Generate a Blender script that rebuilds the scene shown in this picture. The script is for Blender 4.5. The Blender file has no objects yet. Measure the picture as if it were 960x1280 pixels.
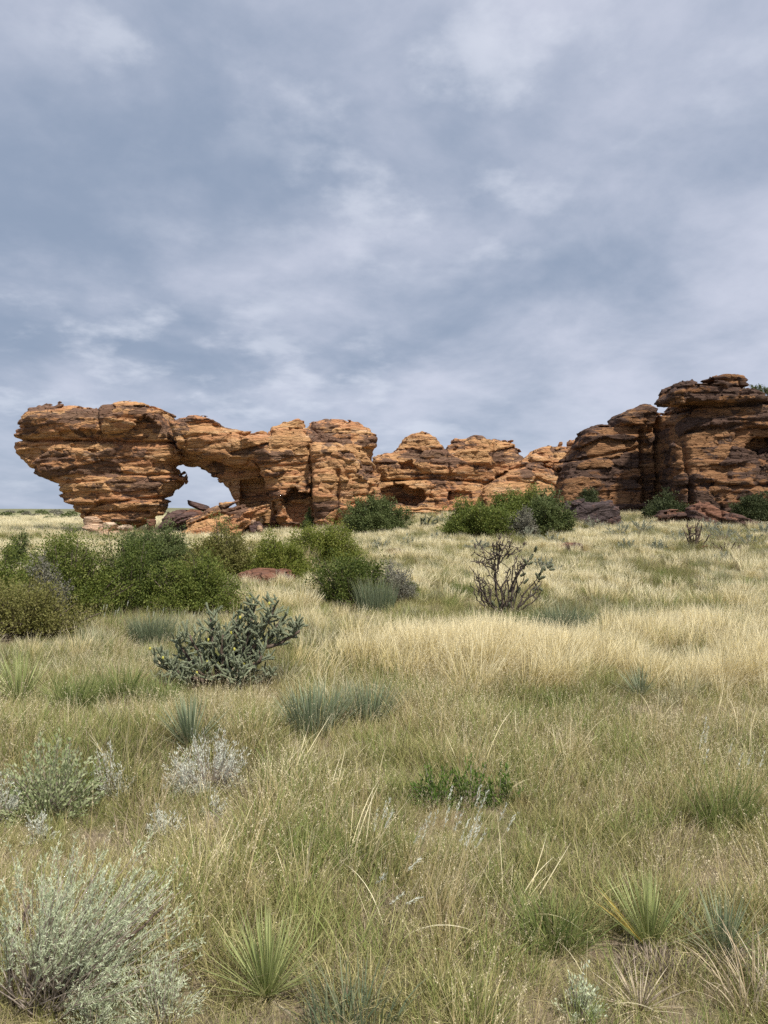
import bpy, math, random
import numpy as np
from mathutils import Vector, Matrix

R = math.radians
SC = bpy.context.scene
COL = SC.collection
F = 961.0            # focal length in pixels of the 960 x 1280 photograph
CAMZ = 1.65

# ------------------------------------------------------------------ camera
cam_d = bpy.data.cameras.new('camera')
cam = bpy.data.objects.new('camera', cam_d)
COL.objects.link(cam)
cam.location = (0, 0, CAMZ)
cam.rotation_euler = (R(90), 0, 0)
cam_d.sensor_fit = 'VERTICAL'
cam_d.sensor_height = 36.0
cam_d.lens = 36.0 * F / 1280.0
cam_d.clip_start = 0.05
cam_d.clip_end = 20000
SC.camera = cam

# ------------------------------------------------------------------ light
SUN_EL, SUN_AZ = 57.0, 32.0       # azimuth: degrees to the right of straight behind the camera
sd = bpy.data.lights.new('sun', 'SUN')
sd.energy = 4.7
sd.angle = R(3.5)
sd.color = (1.0, 0.94, 0.85)
sun = bpy.data.objects.new('sun', sd)
COL.objects.link(sun)
sdir = Vector((math.sin(R(SUN_AZ)) * math.cos(R(SUN_EL)), -math.cos(R(SUN_AZ)) * math.cos(R(SUN_EL)), math.sin(R(SUN_EL))))
sun.rotation_euler = sdir.to_track_quat('Z', 'Y').to_euler()
sun.location = sdir * 50

SC.view_settings.view_transform = 'Standard'
SC.view_settings.look = 'None'
SC.view_settings.exposure = 0.18
SC.view_settings.gamma = 1.0
SC.view_settings.use_curve_mapping = False
SC.cycles.max_bounces = 5
SC.cycles.diffuse_bounces = 3
SC.cycles.glossy_bounces = 2
SC.cycles.transmission_bounces = 3
SC.cycles.transparent_max_bounces = 4
SC.cycles.use_denoising = False
SC.cycles.caustics_reflective = False
SC.cycles.caustics_refractive = False


class NT:
    """Small helper round a node tree."""
    def __init__(self, tree):
        self.t = tree
        self.n = tree.nodes
        self.n.clear()

    def add(self, kind, ins=None, **props):
        nd = self.n.new(kind)
        for k, v in props.items():
            setattr(nd, k, v)
        for k, v in (ins or {}).items():
            s = nd.inputs[k]
            if hasattr(v, 'is_output') and v.is_output:
                self.t.links.new(v, s)
            else:
                s.default_value = v
        return nd

    def math(self, op, a, b=0.0, clamp=False):
        return self.add('ShaderNodeMath', {0: a, 1: b}, operation=op, use_clamp=clamp).outputs[0]

    def mix(self, fac, a, b, mode='MIX'):
        m = self.add('ShaderNodeMix', None, data_type='RGBA', blend_type=mode)
        for i, v in ((0, fac), (6, a), (7, b)):
            s = m.inputs[i]
            if hasattr(v, 'is_output') and v.is_output:
                self.t.links.new(v, s)
            else:
                s.default_value = v if i == 0 else (*v, 1.0) if len(v) == 3 else v
        return m.outputs[2]

    def noise(self, vec, scale, detail=4.0, rough=0.55, dist=0.0):
        return self.add('ShaderNodeTexNoise', {'Vector': vec, 'Scale': scale, 'Detail': detail, 'Roughness': rough, 'Distortion': dist}).outputs[0]

    def mapping(self, vec, scale=(1, 1, 1), loc=(0, 0, 0), rot=(0, 0, 0)):
        return self.add('ShaderNodeMapping', {'Vector': vec, 'Scale': scale, 'Location': loc, 'Rotation': rot}).outputs[0]

    def rng(self, v, a, b, c=0.0, d=1.0, smooth=True):
        return self.add('ShaderNodeMapRange', {0: v, 1: a, 2: b, 3: c, 4: d}, interpolation_type='SMOOTHSTEP' if smooth else 'LINEAR').outputs[0]

    def attr(self, name, kind='GEOMETRY'):
        return self.add('ShaderNodeAttribute', None, attribute_name=name, attribute_type=kind).outputs['Fac']


# ------------------------------------------------------------------ sky: a nearly closed deck of grey-blue cloud under a Nishita sky
W = bpy.data.worlds.new("World")
SC.world = W
W.use_nodes = True
w = NT(W.node_tree)
SKY_BIG = (15.6, 19.3, 17.9)
SKY_SPOT = (16.8, 18.6, 28.2)
SKY_PUFF = (15.2, 12.9, 21.6)
tc = w.add('ShaderNodeTexCoord').outputs['Generated']
sep = w.add('ShaderNodeSeparateXYZ', {0: tc})
zz = w.math('MAXIMUM', sep.outputs[2], 0.0)
den = w.math('ADD', zz, 0.24)
px_ = w.math('DIVIDE', sep.outputs[0], den)
py_ = w.math('DIVIDE', sep.outputs[1], den)
plane = w.add('ShaderNodeCombineXYZ', {0: px_, 1: py_, 2: 0.0}).outputs[0]
big = w.noise(w.mapping(plane, (0.55, 0.5, 1), SKY_BIG, (0, 0, R(-20))), 1.0, 3.0, 0.5, 0.2)
mid = w.noise(w.mapping(plane, (1.5, 1.3, 1), (11.3, 4.2, 2.0), (0, 0, R(-28))), 1.6, 7.0, 0.56, 0.15)
puff = w.noise(w.mapping(plane, (1.0, 1.0, 1), SKY_PUFF), 4.4, 7.0, 0.56, 0.0)
spot = w.noise(w.mapping(plane, (0.9, 0.9, 1), SKY_SPOT), 1.0, 2.0, 0.5)
v1 = w.math('ADD', w.math('MULTIPLY', big, 0.58), w.math('MULTIPLY', mid, 0.56))
v1 = w.rng(v1, 0.41, 0.75)
c = w.mix(v1, (0.262, 0.325, 0.440), (0.60, 0.625, 0.735))
pw = w.math('MULTIPLY', w.rng(puff, 0.47, 0.70), w.rng(spot, 0.40, 0.60))
c = w.mix(w.math('MULTIPLY', pw, 0.52), c, (0.74, 0.77, 0.86))
hor = w.rng(zz, 0.0, 0.20, 1.0, 0.0)
c = w.mix(w.math('MULTIPLY', hor, 0.50), c, (0.38, 0.455, 0.59))
nish = w.add('ShaderNodeTexSky', None, sky_type='NISHITA')
nish.sun_disc = False
nish.sun_elevation = R(SUN_EL)
nish.sun_rotation = R(180.0 - SUN_AZ)
b1 = w.add('ShaderNodeBackground', {'Color': nish.outputs[0], 'Strength': 0.08})
b2 = w.add('ShaderNodeBackground', {'Color': c, 'Strength': 1.0})
ms = w.add('ShaderNodeMixShader', {0: 0.92, 1: b1.outputs[0], 2: b2.outputs[0]})
w.add('ShaderNodeOutputWorld', {0: ms.outputs[0]})

# ------------------------------------------------------------------ numeric helpers
rs = np.random.RandomState(7)
TAB = [rs.rand(64, 64, 64).astype(np.float32) * 2 - 1 for _ in range(3)]


def vnoise(x, y, z, seed=0):
    T = TAB[seed % 3]
    o = seed * 7.31
    x = np.asarray(x, np.float32) + o
    y = np.asarray(y, np.float32) + o * 1.7
    z = np.asarray(z, np.float32) + o * 0.6
    xi = np.floor(x).astype(np.int32); yi = np.floor(y).astype(np.int32); zi = np.floor(z).astype(np.int32)
    fx = x - xi; fy = y - yi; fz = z - zi
    fx = fx * fx * (3 - 2 * fx); fy = fy * fy * (3 - 2 * fy); fz = fz * fz * (3 - 2 * fz)
    x0 = xi & 63; x1 = (xi + 1) & 63; y0 = yi & 63; y1 = (yi + 1) & 63; z0 = zi & 63; z1 = (zi + 1) & 63
    a = T[x0, y0, z0] * (1 - fx) + T[x1, y0, z0] * fx
    b = T[x0, y1, z0] * (1 - fx) + T[x1, y1, z0] * fx
    c_ = T[x0, y0, z1] * (1 - fx) + T[x1, y0, z1] * fx
    d = T[x0, y1, z1] * (1 - fx) + T[x1, y1, z1] * fx
    a = a * (1 - fy) + b * fy
    c_ = c_ * (1 - fy) + d * fy
    return a * (1 - fz) + c_ * fz


def fbm(x, y, z, seed=0, oct=3, gain=0.5):
    s = 0; a = 1.0; n = 0
    for i in range(oct):
        s = s + a * vnoise(x * 2 ** i, y * 2 ** i, z * 2 ** i, seed + i)
        n += a
        a *= gain
    return s / n


def hsh(i, j=0, k=0):
    n = (np.asarray(i).astype(np.int64) * 374761393 + np.asarray(j).astype(np.int64) * 668265263 + np.asarray(k).astype(np.int64) * 1274126177) & 0xFFFFFFFF
    n = ((n ^ (n >> 13)) * 1274126177) & 0xFFFFFFFF
    n = ((n ^ (n >> 16)) * 2246822519) & 0xFFFFFFFF
    return (((n ^ (n >> 15)) & 0xFFFFFF) / float(0xFFFFFF)).astype(np.float32)


def voro(x, y, z, sx, sz, seed, tilt=0.0):
    """irregular blocks: value of the nearest block (with a random tilt of its face), its random number, and distance to its edge"""
    X = x / sx; Y = y / sx; Zz = z / sz
    bx = np.floor(X - 0.5).astype(np.int32); by = np.floor(Y - 0.5).astype(np.int32); bz = np.floor(Zz - 0.5).astype(np.int32)
    f1 = np.full(x.shape, 9.0, np.float32); f2 = f1.copy()
    val = np.zeros(x.shape, np.float32); rid = val.copy()
    for i in (0, 1):
        for j in (0, 1):
            for k in (0, 1):
                cx = bx + i; cy = by + j; cz = bz + k
                h0 = TAB[seed % 3][(cx + seed * 5) & 63, (cy + seed * 3) & 63, (cz + seed) & 63]
                h1 = TAB[(seed + 1) % 3][(cx + seed * 5) & 63, (cy + seed * 3) & 63, (cz + seed) & 63]
                h2 = TAB[(seed + 2) % 3][(cx + seed * 5) & 63, (cy + seed * 3) & 63, (cz + seed) & 63]
                ax = X - cx - 0.5 - 0.38 * h0; ay = Y - cy - 0.5 - 0.38 * h1; az = Zz - cz - 0.5 - 0.38 * h2
                d = ax * ax + ay * ay + az * az
                nv = h0 * 0.6 + h2 * 0.4 + tilt * (h1 * ax + h0 * az * 0.9)
                nr = (h1 + h0 * h2) * 0.5 + 0.5
                m1 = d < f1
                f2 = np.where(m1, f1, np.minimum(f2, d))
                val = np.where(m1, nv, val); rid = np.where(m1, nr, rid)
                f1 = np.where(m1, d, f1)
    return val, rid, np.sqrt(f2) - np.sqrt(f1)


def sstep(a, b, x):
    t = np.clip((x - a) / (b - a), 0, 1)
    return t * t * (3 - 2 * t)


def wx(px, d):
    return (px - 480.0) / F * d


def wz(py, d):
    return CAMZ - (py - 640.0) / F * d


# ------------------------------------------------------------------ terrain height
AU = np.array([-3.0, -0.55, -0.30, -0.18, -0.06, 0.02, 0.10, 0.25, 0.36, 0.55, 3.0])
AV = np.array([0.25, 0.32, 0.36, 0.42, 0.85, 1.15, 1.50, 1.60, 1.85, 2.0, 2.0])


def ground(x, y):
    x = np.asarray(x, float); y = np.asarray(y, float)
    u = np.where(y > 1, x / np.maximum(y, 1.0), x)
    A = np.interp(u, AU, AV)
    t = np.clip((y - 12.0) / 35.0, 0, 1)
    z = A * t ** 1.6
    far = sstep(55, 330, y)
    z = z + far * (2.35 - A * 0.8) * 1.15 + sstep(150, 340, y) * 0.9 * vnoise(x / 40.0, y / 60.0, 0 * x, 5)
    k = np.clip(1 - (y - 60) / 60, 0, 1)
    z = z + k * (0.05 * vnoise(x / 1.9, y / 1.9, 0 * x, 1) + 0.02 * vnoise(x / 0.5, y / 0.5, 0 * x, 2) + 0.05 * vnoise(x / 6, y / 6, 0 * x, 3))
    return z


def gz(x, y):
    return float(ground(np.array([x]), np.array([y]))[0])


def gpoint(px, py):
    """ground point seen at a pixel of the photograph"""
    lo, hi = 1.2, 300.0
    u = (px - 480) / F
    v = (py - 640) / F
    prev = lo
    for d in np.geomspace(lo, hi, 260):
        if CAMZ - v * d < gz(u * d, d):
            return u * d, d
        prev = d
    return u * prev, prev


# ------------------------------------------------------------------ mesh helpers
class MB:
    def __init__(self):
        self.V = []; self.Q = []; self.T = []; self.n = 0; self.A = {'t': [], 'r': []}

    def add(self, V, Q=None, T=None, t=None, r=None):
        V = np.asarray(V, np.float32).reshape(-1, 3)
        if Q is not None and len(Q): self.Q.append(np.asarray(Q, np.int32).reshape(-1, 4) + self.n)
        if T is not None and len(T): self.T.append(np.asarray(T, np.int32).reshape(-1, 3) + self.n)
        self.V.append(V)
        m = len(V)
        self.A['t'].append(np.broadcast_to(np.asarray(0.0 if t is None else t, np.float32), (m,)))
        self.A['r'].append(np.broadcast_to(np.asarray(0.5 if r is None else r, np.float32), (m,)))
        self.n += m

    def mesh(self, name, mat=None, smooth=True):
        V = np.concatenate(self.V) if self.V else np.zeros((0, 3), np.float32)
        Q = np.concatenate(self.Q) if self.Q else np.zeros((0, 4), np.int32)
        T = np.concatenate(self.T) if self.T else np.zeros((0, 3), np.int32)
        return raw_mesh(name, V, Q, T, {k: np.concatenate(v) for k, v in self.A.items()} if self.V else {}, mat, smooth)

    def build(self, name, mat, parent=None, smooth=True):
        return link(name, self.mesh(name, mat, smooth), parent)


def raw_mesh(name, V, Q, T, attrs=None, mat=None, smooth=True):
    me = bpy.data.meshes.new(name)
    me.vertices.add(len(V))
    me.vertices.foreach_set('co', np.ascontiguousarray(V, np.float32).ravel())
    nl = Q.size + T.size
    me.loops.add(nl)
    me.loops.foreach_set('vertex_index', np.concatenate([Q.ravel(), T.ravel()]).astype(np.int32))
    npol = len(Q) + len(T)
    me.polygons.add(npol)
    st = np.concatenate([np.arange(len(Q)) * 4, len(Q) * 4 + np.arange(len(T)) * 3]).astype(np.int32)
    me.polygons.foreach_set('loop_start', st)
    me.polygons.foreach_set('use_smooth', np.full(npol, smooth, bool))
    for k, v in (attrs or {}).items():
        a = me.attributes.new(k, 'FLOAT', 'POINT')
        a.data.foreach_set('value', np.ascontiguousarray(v, np.float32))
    me.update(calc_edges=True)
    me.validate()
    if mat is not None:
        me.materials.append(mat)
    return me


def link(name, me, parent=None):
    o = bpy.data.objects.new(name, me)
    COL.objects.link(o)
    if parent is not None:
        o.parent = parent
    return o


def empty(name, loc=(0, 0, 0), rz=0.0):
    o = bpy.data.objects.new(name, None)
    COL.objects.link(o)
    o.empty_display_size = 0.1
    o.location = loc
    o.rotation_euler = (0, 0, rz)
    return o


def tag(o, label=None, cat=None, group=None, kind=None):
    if label: o['label'] = label
    if cat: o['category'] = cat
    if group: o['group'] = group
    if kind: o['kind'] = kind
    return o


def norm(v):
    return v / np.maximum(np.linalg.norm(v, axis=-1, keepdims=True), 1e-9)


def tube(mb, P, rad, sides=6, r=0.5, t0=0.0, t1=1.0, cap=True):
    P = np.asarray(P, float); n = len(P)
    rad = np.broadcast_to(np.asarray(rad, float), (n,))
    tan = norm(np.gradient(P, axis=0))
    ref = np.array([0.31, 0.87, 0.2]) if abs(tan[0][2]) > 0.6 else np.array([0, 0, 1.0])
    a = norm(np.cross(tan, ref)); b = np.cross(tan, a)
    ang = np.arange(sides) / sides * 2 * np.pi
    V = P[:, None, :] + rad[:, None, None] * (np.cos(ang)[None, :, None] * a[:, None, :] + np.sin(ang)[None, :, None] * b[:, None, :])
    i, j = np.meshgrid(np.arange(n - 1), np.arange(sides), indexing='ij')
    j2 = (j + 1) % sides
    Q = np.stack([i * sides + j, i * sides + j2, (i + 1) * sides + j2, (i + 1) * sides + j], -1).reshape(-1, 4)
    t = np.repeat(np.linspace(t0, t1, n), sides)
    VV = V.reshape(-1, 3); T = None
    if cap:
        VV = np.concatenate([VV, P[-1:] + tan[-1:] * rad[-1] * 0.6])
        k = n * sides
        jj = np.arange(sides)
        T = np.stack([(n - 1) * sides + jj, (n - 1) * sides + (jj + 1) % sides, np.full(sides, k)], -1)
        t = np.append(t, t1)
    mb.add(VV, Q, T, t, r)


def blades(mb, rng, base, az, h, wid, lean, curv, segs=4, r=None, tip=0.12, twist=None):
    """strips of grass: base (n,3); az heading; h length; lean angle from upright; curv extra bend"""
    n = len(base)
    tt = np.linspace(0, 1, segs + 1)
    th = lean[:, None] + curv[:, None] * tt[None, :] ** 1.3
    ds = (h / segs)[:, None]
    hx = np.concatenate([np.zeros((n, 1)), np.cumsum(np.sin((th[:, 1:] + th[:, :-1]) / 2) * ds, 1)], 1)
    vz = np.concatenate([np.zeros((n, 1)), np.cumsum(np.cos((th[:, 1:] + th[:, :-1]) / 2) * ds, 1)], 1)
    C = base[:, None, :] + np.stack([hx * np.cos(az)[:, None], hx * np.sin(az)[:, None], vz], -1)
    wa = az + (np.pi / 2 if twist is None else twist)
    wd = np.stack([np.cos(wa), np.sin(wa), np.zeros(n)], -1)
    prof = np.interp(tt, [0, 0.15, 0.6, 1], [0.75, 1.0, 0.8, tip])
    ww = wid[:, None] * 0.5 * prof[None, :]
    L = C - wd[:, None, :] * ww[..., None]; Rr = C + wd[:, None, :] * ww[..., None]
    V = np.stack([L, Rr], 2).reshape(-1, 3)
    k = (segs + 1) * 2
    b0 = np.arange(n)[:, None] * k + (np.arange(segs) * 2)[None, :]
    Q = np.stack([b0, b0 + 1, b0 + 3, b0 + 2], -1).reshape(-1, 4)
    rr = np.repeat(rng.rand(n) if r is None else r, k)
    mb.add(V, Q, None, np.tile(np.repeat(tt, 2), n), rr)
    return C


def leaves(mb, rng, pos, direc, length, width, t=None, r=None, cup=0.25):
    """diamond leaves of two triangles, with a fold"""
    n = len(pos)
    d = norm(direc)
    side = norm(np.cross(d, norm(rng.randn(n, 3))))
    up = np.cross(side, d)
    l = length[:, None]; w_ = width[:, None]
    p0 = pos
    p1 = pos + d * l * 0.5 + side * w_ * 0.5 + up * w_ * cup * (rng.rand(n, 1) - 0.3)
    p2 = pos + d * l
    p3 = pos + d * l * 0.5 - side * w_ * 0.5 + up * w_ * cup * (rng.rand(n, 1) - 0.3)
    V = np.stack([p0, p1, p2, p3], 1).reshape(-1, 3)
    b0 = np.arange(n) * 4
    T = np.concatenate([np.stack([b0, b0 + 1, b0 + 2], -1), np.stack([b0, b0 + 2, b0 + 3], -1)])
    mb.add(V, None, T, np.repeat(np.zeros(n) if t is None else t, 4), np.repeat(rng.rand(n) if r is None else r, 4))


# ------------------------------------------------------------------ materials
def new_mat(name):
    m = bpy.data.materials.new(name)
    m.use_nodes = True
    return m, NT(m.node_tree)


def leaf_mat(name, cols, tips=None, trans=0.3, rough=0.6, inst=False, patch=0.0, patchcol=None):
    """cols: colours picked by the random attribute of each blade or leaf; tips: colour the tip turns to"""
    m, t = new_mat(name)
    r = t.attr('r')
    if inst:
        ti = t.attr('tint', 'INSTANCER')
        r = t.math('ADD', t.math('MULTIPLY', r, 0.62), t.math('MULTIPLY', ti, 0.38))
    ramp = t.add('ShaderNodeValToRGB', {0: r})
    el = ramp.color_ramp.elements
    while len(el) < len(cols): el.new(0.5)
    for i, cc in enumerate(cols):
        el[i].position = i / max(1, len(cols) - 1)
        el[i].color = (*cc, 1)
    c = ramp.outputs[0]
    if tips:
        c = t.mix(t.rng(t.attr('t'), tips[1], tips[2]), c, tips[0])
    p = t.add('ShaderNodeBsdfPrincipled', {'Base Color': c, 'Roughness': rough, 'Specular IOR Level': 0.25})
    tr = t.add('ShaderNodeBsdfTranslucent', {'Color': c})
    mx = t.add('ShaderNodeMixShader', {0: trans, 1: p.outputs[0], 2: tr.outputs[0]})
    t.add('ShaderNodeOutputMaterial', {0: mx.outputs[0]})
    return m


def wood_mat(name, ca, cb, scale=40.0, rough=0.85):
    m, t = new_mat(name)
    co = t.add('ShaderNodeTexCoord').outputs['Object']
    n = t.noise(t.mapping(co, (1, 1, 0.35)), scale, 4)
    c = t.mix(t.rng(n, 0.35, 0.65), ca, cb)
    bp = t.add('ShaderNodeBump', {'Strength': 0.5, 'Distance': 0.01, 'Height': n})
    p = t.add('ShaderNodeBsdfPrincipled', {'Base Color': c, 'Roughness': rough, 'Normal': bp.outputs[0], 'Specular IOR Level': 0.2})
    t.add('ShaderNodeOutputMaterial', {0: p.outputs[0]})
    return m


def rock_mat(name, ochre, orange, buff, dark, darkness=0.0):
    m, t = new_mat(name)
    co = t.add('ShaderNodeTexCoord').outputs['Object']
    tint = t.attr('tint'); var = t.attr('varn')
    bed = t.noise(t.mapping(co, (0.55, 0.55, 5.0)), 1.3, 5, 0.6, 0.4)
    n1 = t.noise(co, 0.55, 5, 0.6, 0.5)
    n2 = t.noise(t.mapping(co, (1, 1, 1.6), (4, 9, 2)), 1.1, 6, 0.62, 0.6)
    n3 = t.noise(t.mapping(co, (1, 1, 2.2)), 6.0, 5, 0.65)
    c = t.mix(t.rng(t.math('ADD', t.math('MULTIPLY', tint, 0.5), t.math('MULTIPLY', n1, 0.6)), 0.38, 0.70), ochre, orange)
    c = t.mix(t.math('MULTIPLY', t.rng(bed, 0.56, 0.72), 0.75), c, buff)
    c = t.mix(t.math('MULTIPLY', t.rng(n3, 0.42, 0.66), 0.28), c, tuple(v * 0.62 for v in orange))
    vv = t.math('ADD', t.math('ADD', n2, t.math('MULTIPLY', n3, 0.12)), t.math('MULTIPLY', bed, 0.26))
    vv = t.math('ADD', vv, t.math('MULTIPLY', t.math('SUBTRACT', var, 0.5), 0.52))
    vm = t.rng(vv, 0.735, 0.815)
    dk = t.mix(t.rng(n3, 0.35, 0.65), dark, tuple(v * 1.9 for v in dark))
    c = t.mix(t.math('MULTIPLY', vm, 0.80), c, dk)
    ln = t.noise(t.mapping(co, (0.8, 0.8, 14.0), (2, 2, 5)), 1.0, 3, 0.6, 0.3)
    c = t.mix(t.math('MULTIPLY', t.rng(ln, 0.60, 0.70), 0.38), c, tuple(v * 1.2 for v in dark))
    hb = t.math('ADD', t.math('MULTIPLY', t.noise(t.mapping(co, (0.8, 0.8, 4.5)), 2.4, 6, 0.62), 1.0), t.math('MULTIPLY', n3, 0.25))
    wv = t.noise(co, 1.4, 3, 0.5)
    wco = t.add('ShaderNodeVectorMath', {0: t.mapping(co, (0.6, 0.6, 2.6)), 1: t.add('ShaderNodeCombineXYZ', {0: t.math('MULTIPLY', wv, 0.9), 1: t.math('MULTIPLY', wv, 0.7), 2: t.math('MULTIPLY', wv, 0.5)}).outputs[0]}, operation='ADD').outputs[0]
    ve = t.add('ShaderNodeTexVoronoi', {'Vector': wco, 'Scale': 1.3}, feature='DISTANCE_TO_EDGE').outputs['Distance']
    ve2 = t.add('ShaderNodeTexVoronoi', {'Vector': wco, 'Scale': 3.6}, feature='DISTANCE_TO_EDGE').outputs['Distance']
    hb = t.math('ADD', hb, t.math('ADD', t.math('MULTIPLY', t.rng(ve, 0.0, 0.06), 0.55), t.math('MULTIPLY', t.rng(ve2, 0.0, 0.07), 0.14)))
    bp = t.add('ShaderNodeBump', {'Strength': 1.0, 'Distance': 0.15, 'Height': hb})
    p = t.add('ShaderNodeBsdfPrincipled', {'Base Color': c, 'Roughness': 0.9, 'Normal': bp.outputs[0], 'Specular IOR Level': 0.15})
    t.add('ShaderNodeOutputMaterial', {0: p.outputs[0]})
    return m


M = {}
M['rock'] = rock_mat('sandstone', (0.55, 0.320, 0.150), (0.48, 0.235, 0.115), (0.70, 0.52, 0.345), (0.082, 0.054, 0.042))
M['rock_pale'] = rock_mat('pale_sandstone', (0.68, 0.52, 0.37), (0.60, 0.39, 0.25), (0.74, 0.62, 0.48), (0.16, 0.11, 0.085))
M['rock_dim'] = rock_mat('varnished_shaded_sandstone', (0.29, 0.155, 0.075), (0.22, 0.105, 0.052), (0.36, 0.235, 0.14), (0.048, 0.034, 0.030))  # desert varnish, with cloud shade over the cliff also put into the colour
M['rock_red'] = rock_mat('red_sandstone', (0.22, 0.110, 0.070), (0.17, 0.08, 0.052), (0.36, 0.22, 0.14), (0.05, 0.034, 0.030))
M['rock_dark'] = rock_mat('dark_boulder_stone', (0.15, 0.095, 0.08), (0.13, 0.08, 0.07), (0.22, 0.15, 0.12), (0.05, 0.04, 0.04))

M['wood'] = wood_mat('grey_shrub_wood', (0.10, 0.075, 0.055), (0.20, 0.16, 0.125))
M['wood_dark'] = wood_mat('dead_cactus_wood', (0.06, 0.042, 0.034), (0.17, 0.125, 0.095))
M['wood_black'] = wood_mat('weathered_cactus_wood', (0.040, 0.030, 0.026), (0.125, 0.098, 0.082))
M['wood_sage'] = wood_mat('sage_bark', (0.20, 0.165, 0.13), (0.46, 0.39, 0.33), 60)
M['leaf_green'] = leaf_mat('green_leaves', [(0.090, 0.121, 0.023), (0.117, 0.153, 0.029), (0.177, 0.213, 0.046), (0.255, 0.271, 0.065)], None, 0.32)
M['leaf_bright'] = leaf_mat('bright_leaves', [(0.115, 0.155, 0.022), (0.191, 0.221, 0.040), (0.287, 0.285, 0.069)], None, 0.35)
M['leaf_olive'] = leaf_mat('olive_leaves', [(0.140, 0.147, 0.042), (0.210, 0.203, 0.056), (0.266, 0.238, 0.098)], None, 0.3)
M['leaf_dark'] = leaf_mat('dark_leaves', [(0.077, 0.112, 0.035), (0.119, 0.147, 0.049), (0.168, 0.196, 0.070)], None, 0.25)
M['leaf_grey'] = leaf_mat('grey_leaves', [(0.156, 0.156, 0.120), (0.228, 0.216, 0.168), (0.288, 0.276, 0.204)], None, 0.25)
M['sage'] = leaf_mat('silver_sage_leaves', [(0.403, 0.459, 0.280), (0.560, 0.616, 0.403), (0.739, 0.784, 0.605)], None, 0.25)
M['sage_dim'] = leaf_mat('far_sage_leaves', [(0.21, 0.23, 0.16), (0.28, 0.30, 0.22), (0.36, 0.37, 0.27)], None, 0.25)
M['silver'] = leaf_mat('white_sage_leaves', [(0.493, 0.515, 0.414), (0.627, 0.650, 0.549), (0.762, 0.773, 0.672)], None, 0.2)
M['pale_green'] = leaf_mat('pale_green_leaves', [(0.27, 0.33, 0.15), (0.36, 0.41, 0.21), (0.50, 0.53, 0.33)], None, 0.3)
M['forb'] = leaf_mat('forb_leaves', [(0.08, 0.15, 0.03), (0.13, 0.21, 0.04), (0.20, 0.27, 0.07)], None, 0.35)
M['grass_green'] = leaf_mat('green_blades', [(0.125, 0.188, 0.050), (0.213, 0.263, 0.081), (0.338, 0.362, 0.138)], ((0.44, 0.38, 0.19), 0.72, 1.1), 0.35)
M['grass_blue'] = leaf_mat('blue_green_blades', [(0.13, 0.18, 0.10), (0.19, 0.23, 0.14), (0.29, 0.31, 0.18)], ((0.44, 0.40, 0.24), 0.75, 1.1), 0.3)
M['yucca'] = leaf_mat('yucca_leaf', [(0.244, 0.293, 0.104), (0.354, 0.403, 0.159), (0.488, 0.512, 0.232)], ((0.50, 0.43, 0.20), 0.82, 1.05), 0.25, 0.45)
M['yucca_blue'] = leaf_mat('blue_yucca_leaf', [(0.17, 0.22, 0.12), (0.25, 0.30, 0.18), (0.35, 0.38, 0.25)], ((0.46, 0.42, 0.24), 0.82, 1.05), 0.25, 0.45)
M['yucca_gold'] = leaf_mat('golden_yucca_leaf', [(0.50, 0.33, 0.06), (0.60, 0.42, 0.10), (0.42, 0.38, 0.10)], None, 0.3, 0.45)
M['dead_leaf'] = leaf_mat('bleached_leaf', [(0.46, 0.36, 0.23), (0.60, 0.50, 0.34), (0.70, 0.62, 0.46)], None, 0.2)
M['dead_dim'] = leaf_mat('grey_dead_leaf', [(0.22, 0.17, 0.13), (0.32, 0.26, 0.20), (0.45, 0.38, 0.29)], None, 0.2)
M['straw'] = leaf_mat('straw_stalk', [(0.50, 0.40, 0.20), (0.60, 0.50, 0.28), (0.70, 0.61, 0.40)], None, 0.3)
# instanced grasses
M['g_straw'] = leaf_mat('straw_blades', [(0.42, 0.345, 0.14), (0.64, 0.54, 0.26), (0.74, 0.64, 0.36), (0.84, 0.76, 0.50)], ((0.86, 0.77, 0.51), 0.55, 1.0), 0.15, inst=True)
M['g_pale'] = leaf_mat('pale_straw_blades', [(0.45, 0.38, 0.18), (0.64, 0.555, 0.29), (0.76, 0.67, 0.41), (0.85, 0.78, 0.54)], ((0.87, 0.79, 0.54), 0.5, 1.0), 0.15, inst=True)
M['g_olive'] = leaf_mat('olive_blades', [(0.092, 0.110, 0.029), (0.189, 0.198, 0.060), (0.340, 0.317, 0.124), (0.607, 0.529, 0.285)], ((0.54, 0.47, 0.22), 0.7, 1.15), 0.15, inst=True)
M['g_green'] = leaf_mat('fresh_blades', [(0.085, 0.135, 0.03), (0.165, 0.225, 0.055), (0.28, 0.32, 0.10), (0.46, 0.45, 0.19)], ((0.45, 0.41, 0.19), 0.75, 1.15), 0.15, inst=True)
M['g_tan'] = leaf_mat('tan_stems', [(0.292, 0.249, 0.086), (0.430, 0.344, 0.155), (0.533, 0.430, 0.224), (0.636, 0.542, 0.335)], ((0.76, 0.66, 0.44), 0.7, 0.95), 0.15, inst=True)
M['g_grey'] = leaf_mat('grey_green_blades', [(0.21, 0.23, 0.12), (0.31, 0.32, 0.18), (0.42, 0.40, 0.25), (0.53, 0.48, 0.31)], ((0.55, 0.48, 0.31), 0.7, 1.1), 0.15, inst=True)
M['g_litter'] = leaf_mat('dead_litter', [(0.20, 0.155, 0.10), (0.33, 0.265, 0.175), (0.46, 0.38, 0.26)], None, 0.15, inst=True)

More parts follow.
